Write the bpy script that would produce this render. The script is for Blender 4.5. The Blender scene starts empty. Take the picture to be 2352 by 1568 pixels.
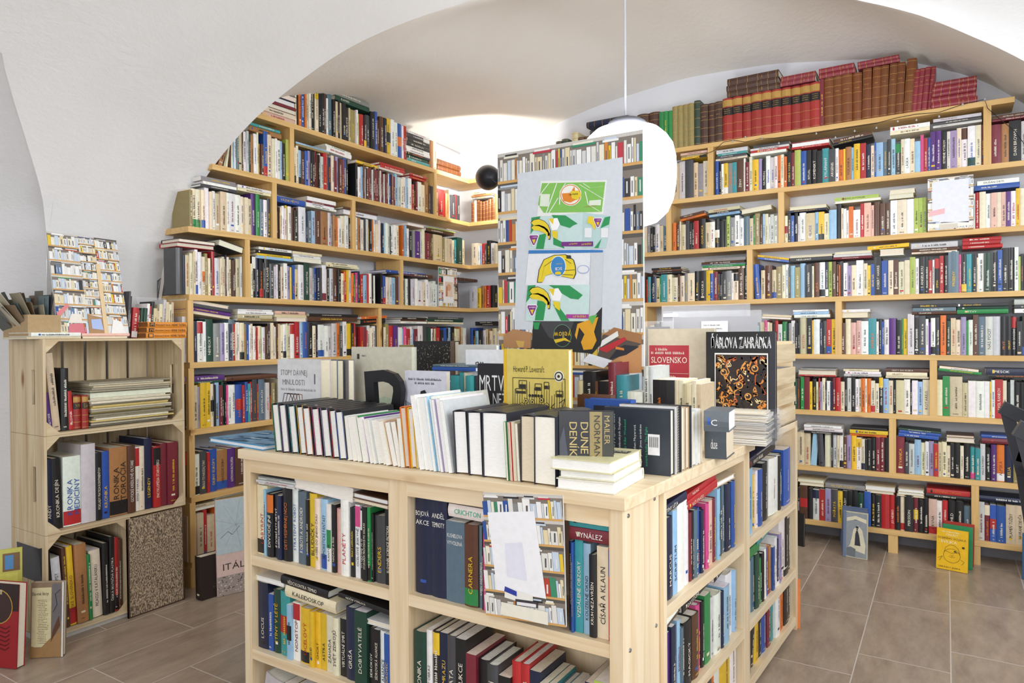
import bpy, math, random, re
from mathutils import Vector as V, Matrix
sc = bpy.context.scene
col = sc.collection
# ---------------------------------------------------------------- camera, world, lights, exposure
CAM = V((0, 0, 1.15)); FPX = 1593.76
_yaw, _pit, _rol = [math.radians(a) for a in (32.0475, -.52, -.3927)]
_F = V((-math.sin(_yaw)*math.cos(_pit), math.cos(_yaw)*math.cos(_pit), math.sin(_pit)))
_R = V((math.cos(_yaw), math.sin(_yaw), 0)); _U = _R.cross(_F)
CR = _R*math.cos(_rol)+_U*math.sin(_rol); CU = -_R*math.sin(_rol)+_U*math.cos(_rol)
cd = bpy.data.cameras.new('camera'); cam = bpy.data.objects.new('camera', cd); col.objects.link(cam)
cd.sensor_width = 36; cd.lens = FPX/2352*36; cd.clip_start = .05
cam.matrix_world = Matrix(((CR.x, CU.x, -_F.x, 0), (CR.y, CU.y, -_F.y, 0), (CR.z, CU.z, -_F.z, CAM.z), (0, 0, 0, 1)))
sc.camera = cam
sc.view_settings.view_transform = 'Standard'; sc.view_settings.look = 'None'
sc.view_settings.exposure = -0.1; sc.view_settings.gamma = 1; sc.view_settings.use_curve_mapping = False
wd = bpy.data.worlds.new('world'); sc.world = wd; wd.use_nodes = True
wd.node_tree.nodes['Background'].inputs[0].default_value = (.85, .92, 1, 1)
wd.node_tree.nodes['Background'].inputs[1].default_value = 1.0
def area(name, loc, aim, sx, sy, power, c, spread=180):
    l = bpy.data.lights.new(name, 'AREA'); l.shape = 'RECTANGLE'; l.size = sx; l.size_y = sy
    l.energy = power; l.color = c; l.spread = math.radians(spread)
    o = bpy.data.objects.new(name, l); col.objects.link(o); o.location = loc
    o.rotation_euler = (V(aim)-V(loc)).to_track_quat('-Z', 'Y').to_euler(); return o
# daylight through the shop windows behind and to the right of the camera, and an unseen overhead area light
area('window_daylight_front', (.1, -2.40, 1.55), (-.8, 3, 1.2), 2.4, 2.2, 68, (.96, .98, 1))
area('window_daylight_right', (1.45, 1.7, 1.65), (-2, 2.2, 1.2), 2.4, 1.6, 72, (.90, .95, 1))
area('ceiling_lamp_behind', (-.8, -.6, 2.45), (-.8, -.6, 0), .8, .8, 10, (1, .97, .92))  # small warm area light overhead, unseen behind the camera, with no fixture modelled
# ---------------------------------------------------------------- helpers
def ray(x, y): return _F+CR*((x-1176)/FPX)+CU*((784-y)/FPX)
def on(x, y, p, n):
    n = V(n); d = ray(x, y); return CAM+d*((V(p)-CAM).dot(n)/d.dot(n))
def proj(p):
    d = V(p)-CAM; z = d.dot(_F); return (1176+FPX*d.dot(CR)/z, 784-FPX*d.dot(CU)/z, z)
def lin(h):
    if isinstance(h, str):
        h = h.lstrip('#'); h = [int(h[i:i+2], 16)/255 for i in (0, 2, 4)]
    return tuple((c/12.92 if c <= .04045 else ((c+.055)/1.055)**2.4) for c in h)+(1,)
def jit(c, r, a=.05):
    k = 1+r.uniform(-a, a)*1.5
    return tuple(max(0, min(.93, v*k*(1+r.uniform(-a, a)))) for v in c[:3])+(1,)
class MB:
    def __init__(s): s.v = []; s.f = []; s.c = []; s.m = []
    def face(s, pts, c, m=0):
        n = len(s.v); s.v += [tuple(p) for p in pts]; s.f.append(tuple(range(n, n+len(pts)))); s.c.append(c); s.m.append(m)
    def mesh(s, v, f, c, m=0):
        n = len(s.v); s.v += [tuple(p) for p in v]
        for q in f: s.f.append(tuple(i+n for i in q)); s.c.append(c); s.m.append(m)
    def box(s, o, a, b, c3, c=(1, 1, 1, 1), m=0):      # corner + three edge vectors
        o, a, b, c3 = V(o), V(a), V(b), V(c3)
        p = [o, o+a, o+a+b, o+b, o+c3, o+a+c3, o+a+b+c3, o+b+c3]
        s.mesh(p, [(0, 3, 2, 1), (4, 5, 6, 7), (0, 1, 5, 4), (1, 2, 6, 5), (2, 3, 7, 6), (3, 0, 4, 7)], c, m)
    def aabb(s, x0, x1, y0, y1, z0, z1, c=(1, 1, 1, 1), m=0):
        s.box((x0, y0, z0), (x1-x0, 0, 0), (0, y1-y0, 0), (0, 0, z1-z0), c, m)
    def tube(s, pts, r, c=(1, 1, 1, 1), m=0, n=8):
        pts = [V(p) for p in pts]; rings = []
        for i, p in enumerate(pts):
            d = (pts[min(i+1, len(pts)-1)]-pts[max(i-1, 0)]).normalized()
            t = V((0, 0, 1)) if abs(d.z) < .9 else V((1, 0, 0))
            a = d.cross(t).normalized(); b = d.cross(a)
            rings.append([p+(a*math.cos(2*math.pi*k/n)+b*math.sin(2*math.pi*k/n))*r for k in range(n)])
        vs = [q for rg in rings for q in rg]; fs = []
        for i in range(len(rings)-1):
            for k in range(n): fs.append((i*n+k, i*n+(k+1) % n, (i+1)*n+(k+1) % n, (i+1)*n+k))
        fs += [tuple(range(n))[::-1], tuple((len(rings)-1)*n+k for k in range(n))]
        s.mesh(vs, fs, c, m)
    def lathe(s, prof, o, ax=(0, 0, 1), c=(1, 1, 1, 1), m=0, n=32):
        ax = V(ax).normalized(); t = V((1, 0, 0)) if abs(ax.x) < .8 else V((0, 1, 0))
        a = ax.cross(t).normalized(); b = ax.cross(a); o = V(o)
        vs = [o+ax*z+(a*math.cos(2*math.pi*k/n)+b*math.sin(2*math.pi*k/n))*r for r, z in prof for k in range(n)]
        fs = [(i*n+k, i*n+(k+1) % n, (i+1)*n+(k+1) % n, (i+1)*n+k) for i in range(len(prof)-1) for k in range(n)]
        s.mesh(vs, fs, c, m)
    def build(s, name, mats, parent=None, smooth=False, bevel=0):
        me = bpy.data.meshes.new(name); me.from_pydata(s.v, [], s.f)
        at = me.color_attributes.new('Col', 'FLOAT_COLOR', 'CORNER'); buf = []
        for f, c in zip(s.f, s.c): buf += list(c)*len(f)
        at.data.foreach_set('color', buf)
        for m in (mats if isinstance(mats, (list, tuple)) else [mats]): me.materials.append(m)
        me.polygons.foreach_set('material_index', s.m)
        if smooth: me.polygons.foreach_set('use_smooth', [True]*len(s.f))
        me.update()
        o = bpy.data.objects.new(name, me); col.objects.link(o)
        if parent:
            o.parent = parent; o.matrix_parent_inverse = Matrix.Translation(parent.location).inverted()
        if bevel:
            b = o.modifiers.new('b', 'BEVEL'); b.width = bevel; b.segments = 2; b.limit_method = 'ANGLE'
        return o
def tag(o, label, cat, group=None, kind=None):
    if label: o['label'] = label
    if cat: o['category'] = cat
    if group: o['group'] = group
    if kind: o['kind'] = kind
    return o
def empty(name, loc, label, cat, group=None):
    o = bpy.data.objects.new(name, None); o.empty_display_size = .05; col.objects.link(o); o.location = loc
    return tag(o, label, cat, group)
def struct(o): o['kind'] = 'structure'; return o
# ---------------------------------------------------------------- materials
def mat(name):
    m = bpy.data.materials.new(name); m.use_nodes = True; return m, m.node_tree.nodes, m.node_tree.links, m.node_tree.nodes['Principled BSDF']
def plain(name, c, rough=.5, metal=0, emit=0, trans=0):
    m, n, l, b = mat(name); b.inputs['Base Color'].default_value = lin(c) if isinstance(c, str) else c
    b.inputs['Roughness'].default_value = rough; b.inputs['Metallic'].default_value = metal
    if trans: b.inputs['Transmission Weight'].default_value = trans; b.inputs['IOR'].default_value = 1.3
    if emit: b.inputs['Emission Color'].default_value = (.96, .98, 1, 1); b.inputs['Emission Strength'].default_value = emit
    return m
def colmat(name, rough, coat=0, noise=.06, scale=60, stretch=None):
    m, n, l, b = mat(name)
    a = n.new('ShaderNodeAttribute'); a.attribute_name = 'Col'
    tc = n.new('ShaderNodeTexCoord'); nz = n.new('ShaderNodeTexNoise'); nz.inputs['Scale'].default_value = scale; nz.inputs['Detail'].default_value = 4
    if stretch:
        mp = n.new('ShaderNodeMapping'); mp.inputs['Scale'].default_value = stretch
        l.new(tc.outputs['Object'], mp.inputs[0]); l.new(mp.outputs[0], nz.inputs['Vector'])
    else: l.new(tc.outputs['Object'], nz.inputs['Vector'])
    mr = n.new('ShaderNodeMapRange'); mr.inputs[1].default_value = .3; mr.inputs[2].default_value = .7
    mr.inputs[3].default_value = 1-noise; mr.inputs[4].default_value = 1+noise
    l.new(nz.outputs[0], mr.inputs[0])
    mx = n.new('ShaderNodeVectorMath'); mx.operation = 'SCALE'
    l.new(a.outputs['Color'], mx.inputs[0]); l.new(mr.outputs[0], mx.inputs['Scale']); l.new(mx.outputs[0], b.inputs['Base Color'])
    b.inputs['Roughness'].default_value = rough; b.inputs['Coat Weight'].default_value = coat; b.inputs['Coat Roughness'].default_value = .15
    return m
M_COVER = colmat('book_cover', .42, .12)
M_PAGE = colmat('paper', .85, 0, .10, 30, (3, 3, 60))
M_PRINT = colmat('printed_board', .5, 0, .03)
M_CARD = colmat('cardboard', .85, 0, .06)
M_MISC = colmat('painted', .5, 0, .04)
def wood(name, c1, c2, axis, rough=.5):
    m, n, l, b = mat(name)
    tc = n.new('ShaderNodeTexCoord'); mp = n.new('ShaderNodeMapping'); s = [22, 22, 22]; s[axis] = 1.3
    mp.inputs['Scale'].default_value = s; l.new(tc.outputs['Object'], mp.inputs[0])
    nz = n.new('ShaderNodeTexNoise'); nz.inputs['Scale'].default_value = 1.6; nz.inputs['Detail'].default_value = 6; nz.inputs['Distortion'].default_value = .8
    l.new(mp.outputs[0], nz.inputs['Vector'])
    rp = n.new('ShaderNodeValToRGB'); rp.color_ramp.elements[0].position = .25; rp.color_ramp.elements[1].position = .6
    rp.color_ramp.elements[0].color = lin(c2); rp.color_ramp.elements[1].color = lin(c1); l.new(nz.outputs[0], rp.inputs[0])
    # knots
    mp2 = n.new('ShaderNodeMapping'); s2 = [7, 7, 7]; s2[axis] = 2.6; mp2.inputs['Scale'].default_value = s2; l.new(tc.outputs['Object'], mp2.inputs[0])
    vo = n.new('ShaderNodeTexVoronoi'); vo.inputs['Scale'].default_value = 1.0; l.new(mp2.outputs[0], vo.inputs['Vector'])
    kr = n.new('ShaderNodeValToRGB'); kr.color_ramp.elements[0].position = .03; kr.color_ramp.elements[1].position = .12
    kr.color_ramp.elements[0].color = (.42, .22, .10, 1); kr.color_ramp.elements[1].color = (1, 1, 1, 1); l.new(vo.outputs['Distance'], kr.inputs[0])
    mx = n.new('ShaderNodeMix'); mx.data_type = 'RGBA'; mx.blend_type = 'MULTIPLY'; mx.inputs[0].default_value = 1
    l.new(rp.outputs[0], mx.inputs[6]); l.new(kr.outputs[0], mx.inputs[7]); l.new(mx.outputs[2], b.inputs['Base Color'])
    b.inputs['Roughness'].default_value = rough
    bp = n.new('ShaderNodeBump'); bp.inputs['Strength'].default_value = .08; bp.inputs['Distance'].default_value = .002; l.new(nz.outputs[0], bp.inputs['Height']); l.new(bp.outputs[0], b.inputs['Normal'])
    return m
SH = [wood('shelf_pine_'+'xyz'[i], '#E3BC7C', '#CEA560', i) for i in range(3)]     # varnished wall shelving
IP = [wood('island_pine_'+'xyz'[i], '#F0DDBC', '#DDC093', i) for i in range(3)]    # pale island
CW = [wood('crate_pine_'+'xyz'[i], '#DDCBA8', '#BFA37A', i, .7) for i in range(3)]
def plaster(name, c1, c2, rough=.9, bump=.35):
    m, n, l, b = mat(name); tc = n.new('ShaderNodeTexCoord')
    nz = n.new('ShaderNodeTexNoise'); nz.inputs['Scale'].default_value = 1.3; nz.inputs['Detail'].default_value = 3; l.new(tc.outputs['Object'], nz.inputs['Vector'])
    rp = n.new('ShaderNodeValToRGB'); rp.color_ramp.elements[0].position = .35; rp.color_ramp.elements[1].position = .65
    rp.color_ramp.elements[0].color = lin(c1); rp.color_ramp.elements[1].color = lin(c2); l.new(nz.outputs[0], rp.inputs[0]); l.new(rp.outputs[0], b.inputs['Base Color'])
    b.inputs['Roughness'].default_value = rough
    mp = n.new('ShaderNodeMapping'); mp.inputs['Scale'].default_value = (9, 9, 22); mp.inputs['Rotation'].default_value = (.3, .5, .4); l.new(tc.outputs['Object'], mp.inputs[0])
    n2 = n.new('ShaderNodeTexNoise'); n2.inputs['Scale'].default_value = 2.5; n2.inputs['Detail'].default_value = 8; n2.inputs['Roughness'].default_value = .65; l.new(mp.outputs[0], n2.inputs['Vector'])
    bp = n.new('ShaderNodeBump'); bp.inputs['Strength'].default_value = bump; bp.inputs['Distance'].default_value = .012; l.new(n2.outputs[0], bp.inputs['Height']); l.new(bp.outputs[0], b.inputs['Normal'])
    return m
M_PLA = plaster('white_plaster', '#E2E1E0', '#EAE9E8')
M_PLW = plaster('vault_plaster', '#EAE4DC', '#F0ECE6')
M_WALL = plaster('wall_plaster', '#DDE0E8', '#E4E6EC', .9, .15)
def floor_mat():
    m, n, l, b = mat('floor_tiles'); tc = n.new('ShaderNodeTexCoord')
    def M(op, a, c=None, d=None):
        k = n.new('ShaderNodeMath'); k.operation = op
        for i, v in enumerate((a, c, d)):
            if v is None: continue
            if isinstance(v, (int, float)): k.inputs[i].default_value = v
            else: l.new(v, k.inputs[i])
        return k.outputs[0]
    sx = n.new('ShaderNodeSeparateXYZ'); l.new(tc.outputs['Object'], sx.inputs[0])
    cx = M('DIVIDE', M('SUBTRACT', sx.outputs[0], .012), .282); ci = M('FLOOR', cx); fx = M('SUBTRACT', cx, ci)
    cy = M('DIVIDE', M('SUBTRACT', sx.outputs[1], M('MULTIPLY_ADD', ci, .187, 2.944)), .573); ri = M('FLOOR', cy); fy = M('SUBTRACT', cy, ri)
    ex = M('MULTIPLY', M('SUBTRACT', .5, M('ABSOLUTE', M('SUBTRACT', fx, .5))), .282)
    ey = M('MULTIPLY', M('SUBTRACT', .5, M('ABSOLUTE', M('SUBTRACT', fy, .5))), .573)
    gr = M('LESS_THAN', M('MINIMUM', ex, ey), .0019)
    wn = n.new('ShaderNodeTexWhiteNoise'); wn.noise_dimensions = '2D'; cv = n.new('ShaderNodeCombineXYZ'); l.new(ci, cv.inputs[0]); l.new(ri, cv.inputs[1]); l.new(cv.outputs[0], wn.inputs['Vector'])
    ad = n.new('ShaderNodeVectorMath'); ad.operation = 'MULTIPLY_ADD'; l.new(wn.outputs['Color'], ad.inputs[0]); ad.inputs[1].default_value = (5, 5, 5); l.new(tc.outputs['Object'], ad.inputs[2])
    m2 = n.new('ShaderNodeMapping'); m2.inputs['Scale'].default_value = (7, 2.2, 1); m2.inputs['Rotation'].default_value = (0, 0, .5); l.new(ad.outputs[0], m2.inputs[0])
    nz = n.new('ShaderNodeTexNoise'); nz.inputs['Scale'].default_value = 2.4; nz.inputs['Detail'].default_value = 10; nz.inputs['Roughness'].default_value = .7; l.new(m2.outputs[0], nz.inputs['Vector'])
    rp = n.new('ShaderNodeValToRGB'); e = rp.color_ramp.elements; e[0].position = .28; e[0].color = lin('#8E7D6C'); e[1].position = .72; e[1].color = lin('#B8A692')
    l.new(nz.outputs[0], rp.inputs[0])
    hs = n.new('ShaderNodeHueSaturation'); l.new(rp.outputs[0], hs.inputs['Color']); l.new(M('MULTIPLY_ADD', wn.outputs['Value'], .14, .93), hs.inputs['Value'])
    mx = n.new('ShaderNodeMix'); mx.data_type = 'RGBA'; l.new(gr, mx.inputs[0]); l.new(hs.outputs[0], mx.inputs[6]); mx.inputs[7].default_value = lin('#CFC8BE')
    l.new(mx.outputs[2], b.inputs['Base Color']); b.inputs['Roughness'].default_value = .28
    bp = n.new('ShaderNodeBump'); bp.inputs['Strength'].default_value = .12; bp.inputs['Distance'].default_value = .003; l.new(nz.outputs[0], bp.inputs['Height']); l.new(bp.outputs[0], b.inputs['Normal'])
    return m
M_METAL = plain('dark_metal', '#34353A', .4, .6)
M_CHROME = plain('screw_steel', '#A9ADB5', .3, 1)
M_BLACK = plain('black_plastic', '#141416', .35)
M_OPAL = plain('opal_glass_lit', '#FFFFFF', .4, 0, 19)
M_CAP = plain('lamp_cap', '#606168', .5, .2)
M_BULB = plain('lamp_bulb', '#FFFFFF', .4, 0, 12)
M_CORD = plain('lamp_cord', '#B9BAC0', .5)
M_WIRE = plain('black_wire', '#18181A', .5)
def film():
    m, n, l, b = mat('plastic_film'); b.inputs['Base Color'].default_value = (.9, .9, .93, 1); b.inputs['Roughness'].default_value = .12
    b.inputs['Alpha'].default_value = .16; return m
M_FILM = film()
def speck():
    m, n, l, b = mat('speckled_board'); tc = n.new('ShaderNodeTexCoord'); mp = n.new('ShaderNodeMapping'); mp.inputs['Scale'].default_value = (300, 300, 130); l.new(tc.outputs['Object'], mp.inputs[0])
    vo = n.new('ShaderNodeTexNoise'); vo.inputs['Scale'].default_value = 1; vo.inputs['Detail'].default_value = 2; l.new(mp.outputs[0], vo.inputs['Vector'])
    rp = n.new('ShaderNodeValToRGB'); e = rp.color_ramp.elements; e[0].position = .38; e[0].color = lin('#4E4238'); e[1].position = .62; e[1].color = lin('#C9B69A')
    x = e.new(.5); x.color = lin('#94816B'); l.new(vo.outputs[0], rp.inputs[0]); l.new(rp.outputs[0], b.inputs['Base Color']); b.inputs['Roughness'].default_value = .7; return m
M_SPECK = speck()
# ---------------------------------------------------------------- lettering: each glyph of the built-in font becomes flat triangles
GL = {}
def load_glyphs(chars):
    obs = []
    for ch in sorted(set(chars)):
        if ch == ' ': continue
        c = bpy.data.curves.new('g', 'FONT'); c.body = ch; c.resolution_u = 2; o = bpy.data.objects.new('g', c); col.objects.link(o); obs.append((ch, o, c))
    dg = bpy.context.evaluated_depsgraph_get(); dg.update()
    for ch, o, c in obs:
        me = o.evaluated_get(dg).to_mesh(); vs = [(v.co.x, v.co.y) for v in me.vertices]; fs = [tuple(p.vertices) for p in me.polygons]
        if vs: GL[ch] = (vs, fs, min(v[0] for v in vs), max(v[0] for v in vs))
        o.evaluated_get(dg).to_mesh_clear()
    for ch, o, c in obs: bpy.data.objects.remove(o); bpy.data.curves.remove(c)
load_glyphs(''.join(chr(i) for i in range(33, 127))+'ÁÄČĎÉĚÍĽĹŇÓÔŘŔŠŤÚŮÝŽáäčďéěíľĺňóôřŕšťúůýž')
def text(mb, s, o, ex, ey, w, h, c, m=0, fit=True):
    """write s from o along ex (unit) with up ey (unit); fills width w, cap height h"""
    x = 0; items = []
    for ch in s:
        if ch == ' ' or ch not in GL: x += .3; continue
        vs, fs, a, b = GL[ch]; items.append((vs, fs, x-a)); x += b-a+.09
    if not items: return
    x -= .09; sx = w/x; sy = h/.72
    if fit and sx > sy*1.15: sx = sy*1.15
    o, ex, ey = V(o), V(ex), V(ey)
    for vs, fs, dx in items: mb.mesh([o+ex*((vx+dx)*sx)+ey*(vy*sy) for vx, vy in vs], fs, c, m)
def scribble(mb, o, ex, ey, w, h, c, r, m=0):
    """an unreadably small line of print: a run of little strokes"""
    x = 0; o, ex, ey = V(o), V(ex), V(ey); g = h*.62
    while x < w-g:
        if r.random() < .14: x += g*.8; continue
        k = r.random(); t = h*.2; gw = g*r.uniform(.55, .9)
        def q(x0, x1, y0, y1): mb.face([o+ex*(x+x0)+ey*y0, o+ex*(x+x1)+ey*y0, o+ex*(x+x1)+ey*y1, o+ex*(x+x0)+ey*y1], c, m)
        q(0, t, 0, h*(1 if k > .3 else .7))
        if k > .5: q(t, gw, 0, t)
        if k > .25: q(t, gw, h*.42, h*.42+t)
        if k < .6: q(gw-t, gw, 0, h*.42)
        x += gw+h*.18
# ---------------------------------------------------------------- books
PAL = {'w': '#F1F0EC', 'c': '#EBE0C2', 'e': '#D6C6A2', 't': '#A9794A', 'n': '#5B3A28', 'm': '#7A2A36', 'r': '#B82A2C', 'o': '#DE7428', 'y': '#E9C22E',
       'l': '#AFC05C', 'g': '#2E8B4A', 'd': '#1F4638', 'a': '#3E9AA0', 's': '#9CC3E0', 'b': '#2B56A8', 'v': '#1E2744', 'p': '#5A2E7E', 'h': '#A396BE',
       'i': '#D9508C', 'k': '#1B1B1E', 'x': '#45464A', 'z': '#8D8D8C', 'f': '#CFCFCE', 'u': '#5E7482', 'q': '#9A8C58', 'j': '#E3B7A8'}
NAME = {'w': 'white', 'c': 'cream', 'e': 'beige', 't': 'tan', 'n': 'brown', 'm': 'maroon', 'r': 'red', 'o': 'orange', 'y': 'yellow', 'l': 'lime green', 'g': 'green',
        'd': 'dark green', 'a': 'teal', 's': 'pale blue', 'b': 'blue', 'v': 'navy', 'p': 'purple', 'h': 'lilac', 'i': 'pink', 'k': 'black', 'x': 'charcoal', 'z': 'grey',
        'f': 'light grey', 'u': 'slate blue', 'q': 'olive', 'j': 'pale pink'}
PAL = {k: lin(v) for k, v in PAL.items()}
DARK = set('nmrgdabvpikxuzq')
LEA = {'t': lin('#7A4420'), 'r': lin('#A2302A'), 'n': lin('#4E342A'), 'm': lin('#8E2E3C'), 'd': lin('#36463A')}
WHITE = lin('#F2EFE6'); PAGE = lin('#E9E0CB'); PAGEW = lin('#F3F1EC')
def book_geo(mc, mp, B):
    """cover (boards wrapped round a slightly rounded spine) into mc, page block into mp. A = thickness, U = height, N = spine to fore-edge"""
    o, A, U, N, w, h, D = B['o'], B['A'], B['U'], B['N'], B['w'], B['h'], B['D']; r = random.Random(B['seed'])
    c = B.get('rgb') or jit(LEA.get(B['c'], PAL[B['c']]) if B['leather'] else PAL[B['c']], r, .06); hard = B.get('hard', r.random() < .6)
    t = min(.0024 if hard else .0007, w*.2); b = min(.004, w*(.13 if hard else .04)); e = .003 if hard else .0003
    if B.get('leather'): b = w*.2
    P = lambda a, n, u: o+A*a+N*n+U*u
    def arc(off, ins=0):
        return [(ins+(w-2*ins)*i/4, b*(1-math.sin(math.pi*i/4))-off) for i in range(5)]
    outer = [(0, D)]+arc(0)+[(w, D)]; inner = [(t, D)]+arc(-t, t)+[(w-t, D)]; n = 7
    vs = [P(a, q, 0) for a, q in outer]+[P(a, q, 0) for a, q in inner]+[P(a, q, h) for a, q in outer]+[P(a, q, h) for a, q in inner]
    fs = []
    for i in range(n-1):
        fs += [(i, i+1, 2*n+i+1, 2*n+i), (n+i+1, n+i, 3*n+i, 3*n+i+1), (i+1, i, n+i, n+i+1), (2*n+i, 2*n+i+1, 3*n+i+1, 3*n+i)]
    fs += [(0, 2*n, 3*n, n), (n-1, 2*n-1, 4*n-1, 3*n-1)]
    mc.mesh(vs, fs, c)
    pg = B.get('page') or jit(PAGE if r.random() < .6 else PAGEW, r, .05)
    mp.box(P(t, b+t, e), A*(w-2*t), N*(D-b-t-(e if hard else .0002)), U*(h-2*e), pg, B.get('pm', 0))
    k = .0004
    def band(u0, u1, cc, ins=0, off=k):
        a = arc(off, ins); vs = [P(x, y, u0) for x, y in a]+[P(x, y, u1) for x, y in a]
        mc.mesh(vs, [(i, i+1, 6+i, 5+i) for i in range(4)], cc)
    if B.get('leather'):
        gold = lin('#B9924A')
        for f in (.04, .2, .4, .6, .8, .95): band(f*h, f*h+.0018, gold)
        if B['leather'] == 2:
            band(.60*h, .78*h, PAL['k']); band(.80*h, .95*h, gold)
            for q in range(3): scribble(mc, P(w*.2, -k*3, h*(.73-.045*q)), A, U, w*.65, .004, gold, r)
        elif B['leather'] == 3: 
            for q in range(6): band(h*(.1+.14*q), h*(.1+.14*q)+.006, jit(c, r, .3), w*.25)
        else: scribble(mc, P(w*.2, -k*3, h*.68), A, U, w*.6, .005, gold, r)
        return
    ac = B.get('acc')
    if ac:
        cc = PAL[ac]; z = r.random()
        if z < .45: band(h*.02, h*.22, cc)
        elif z < .75: band(h*.7, h*.98, cc)
        else: band(h*.35, h*.62, cc)
    elif r.random() < .3 and w > .012:
        cc = PAL[r.choice('wrkybec')]; u = r.uniform(.05, .2)*h; band(u, u+.008, cc, w*.15)
    dark = B['c'] in DARK
    tc = B.get('tc') or (lin('#F0EAD8') if dark else lin('#2A2625')); tc = PAL[tc] if isinstance(tc, str) else tc
    if not B.get('tc') and r.random() < .25: tc = PAL[r.choice('yyow' if dark else 'rbmd')]
    tt = B.get('title'); y = -k*2.5
    if tt == '' or tt == '.' or tt is None and r.random() < .12: return
    th = min(w*.42, .0125) if tt else min(w*r.uniform(.28, .5), .009)
    span = h*(.62 if tt else r.uniform(.35, .62)); u0 = h*(.16 if tt else r.uniform(.14, .3))
    if tt and '|' in tt:
        ln = tt.split('|'); n_ = len(ln)
        if B.get('across'):
            for i, s in enumerate(ln): text(mc, s, P(w*.1, y, h*(.8-.09*i)), A, U, w*.8, min(.05*h, .014), tc, fit=False)
            return
        th = w*.62/n_
        for i, s in enumerate(ln):
            pos = w*(.5+.34)-(n_-1-i)*w*.8/n_
            if B.get('lying'): text(mc, s, P(w*.9-(i+1)*w*.8/n_, y, u0), U, A, span, th, tc)
            else: text(mc, s, P(w*.1+(i+1)*w*.8/n_, y, u0), U, -A, span, th, tc)
        return
    if B.get('lying'):
        a0 = (w-th)/2
        if tt: text(mc, tt, P(a0, y, u0), U, A, span, th, tc)
        else: scribble(mc, P(a0, y, u0), U, A, span, th, tc, r)
    else:
        a0 = (w+th)/2
        if tt: text(mc, tt, P(a0, y, u0), U, -A, span, th, tc)
        else:
            scribble(mc, P(a0, y, u0), U, -A, span, th, tc, r)
            if r.random() < .6: scribble(mc, P(w*.25, y, h*.05), A, U, w*.5, .005, tc, r)
ORD = 'first second third fourth fifth sixth seventh eighth ninth tenth eleventh twelfth thirteenth fourteenth fifteenth sixteenth seventeenth eighteenth nineteenth twentieth'.split()
def ordw(n): return ORD[n-1] if n <= 20 else ('twenty-'+ORD[n-21] if n < 30 else 'thirty-'+ORD[n-31] if n > 30 and n < 40 else 'thirtieth' if n == 30 else 'fortieth')
BOOKS = []; SEED = [100]
def add_book(**k):
    SEED[0] += 1; k.setdefault('seed', SEED[0]); k.setdefault('lab', None); BOOKS.append(k)
    return k
class Plane:
    """a shelf front: u runs to the viewer's right, N runs into the shelf"""
    def __init__(s, p, u, n): s.p = V(p); s.u = V(u).normalized(); s.n = V(n).normalized()
    def at(s, x, z):            # parameter u where pixel column x meets the plane at height z
        lo = None
        best = 0
        # iterate: choose the pixel row whose hit has height z
        y = 784
        for _ in range(6):
            h = on(x, y, s.p, s.n); y += (h.z-z)*FPX/((h-CAM).dot(_F))
        return (on(x, y, s.p, s.n)-s.p).dot(s.u)
    def z(s, x, y): return on(x, y, s.p, s.n).z
    def pt(s, u, z, n=0): q = s.p+s.u*u+s.n*n; q.z = z; return q
TOK = re.compile(r'^([a-z.])([A-Z]?)(\d+)(?:h(\d+))?(?:/(-?\d+))?(!?)(?:=(.*))?$')
def row(place, P, x0, x1, z, toks, h=20, D=15, back=.012, leather=0, hard=None, cat='book', grp=None, tcs=None):
    T = []
    for s in toks.split():
        m = TOK.match(s)
        if not m: raise ValueError(s)
        T.append(m.groups())
    tot = sum(int(t[2]) for t in T); x = x0; r = random.Random(len(toks)*7+int(x0)); n = 0; mem = []
    for t in T:
        wpx = int(t[2])*(x1-x0)/tot; a, b = P.at(x, z), P.at(x+wpx, z); x += wpx
        if t[0] == '.': continue
        w = (b-a)-.0005; hh = (int(t[3]) if t[3] else h+r.uniform(-1.8, 1.0))/100; dd = D/100+r.uniform(-.02, .005)
        ln = math.radians(int(t[4])) if t[4] else 0
        U = V((0, 0, 1)); A = P.u; off = 0
        if ln > 0: U2 = U*math.cos(ln)+A*math.sin(ln); A2 = A*math.cos(ln)-U*math.sin(ln); w *= math.cos(ln); off = w*math.sin(ln)
        elif ln < 0: U2 = U*math.cos(ln)+A*math.sin(ln); A2 = A*math.cos(ln)-U*math.sin(ln); w *= math.cos(ln)
        else: U2, A2 = U, A
        o = P.pt(a+.00025, z+.0004+off, back+r.uniform(0, .012))
        k = dict(o=o, A=A2, U=U2, N=P.n, w=w, h=hh, D=min(dd, hh*.8), c=t[0], acc=t[1].lower() or None, title=(t[6].replace('_', ' ') if t[6] else None), place=place, leather=leather, cat=cat, grp=grp)
        if t[5]:     # fore-edge turned to the viewer
            k['o'] = o+P.n*k['D']; k['N'] = -P.n
        if hard is not None: k['hard'] = hard
        if k['title'] and k['title'][0] == '^': k['across'] = True; k['title'] = k['title'][1:]+'|'
        if tcs and k['title']: k['tc'] = tcs
        n += 1; k['idx'] = n; mem.append(add_book(**k))
    for k in mem: k['cnt'] = n
    return mem
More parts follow.
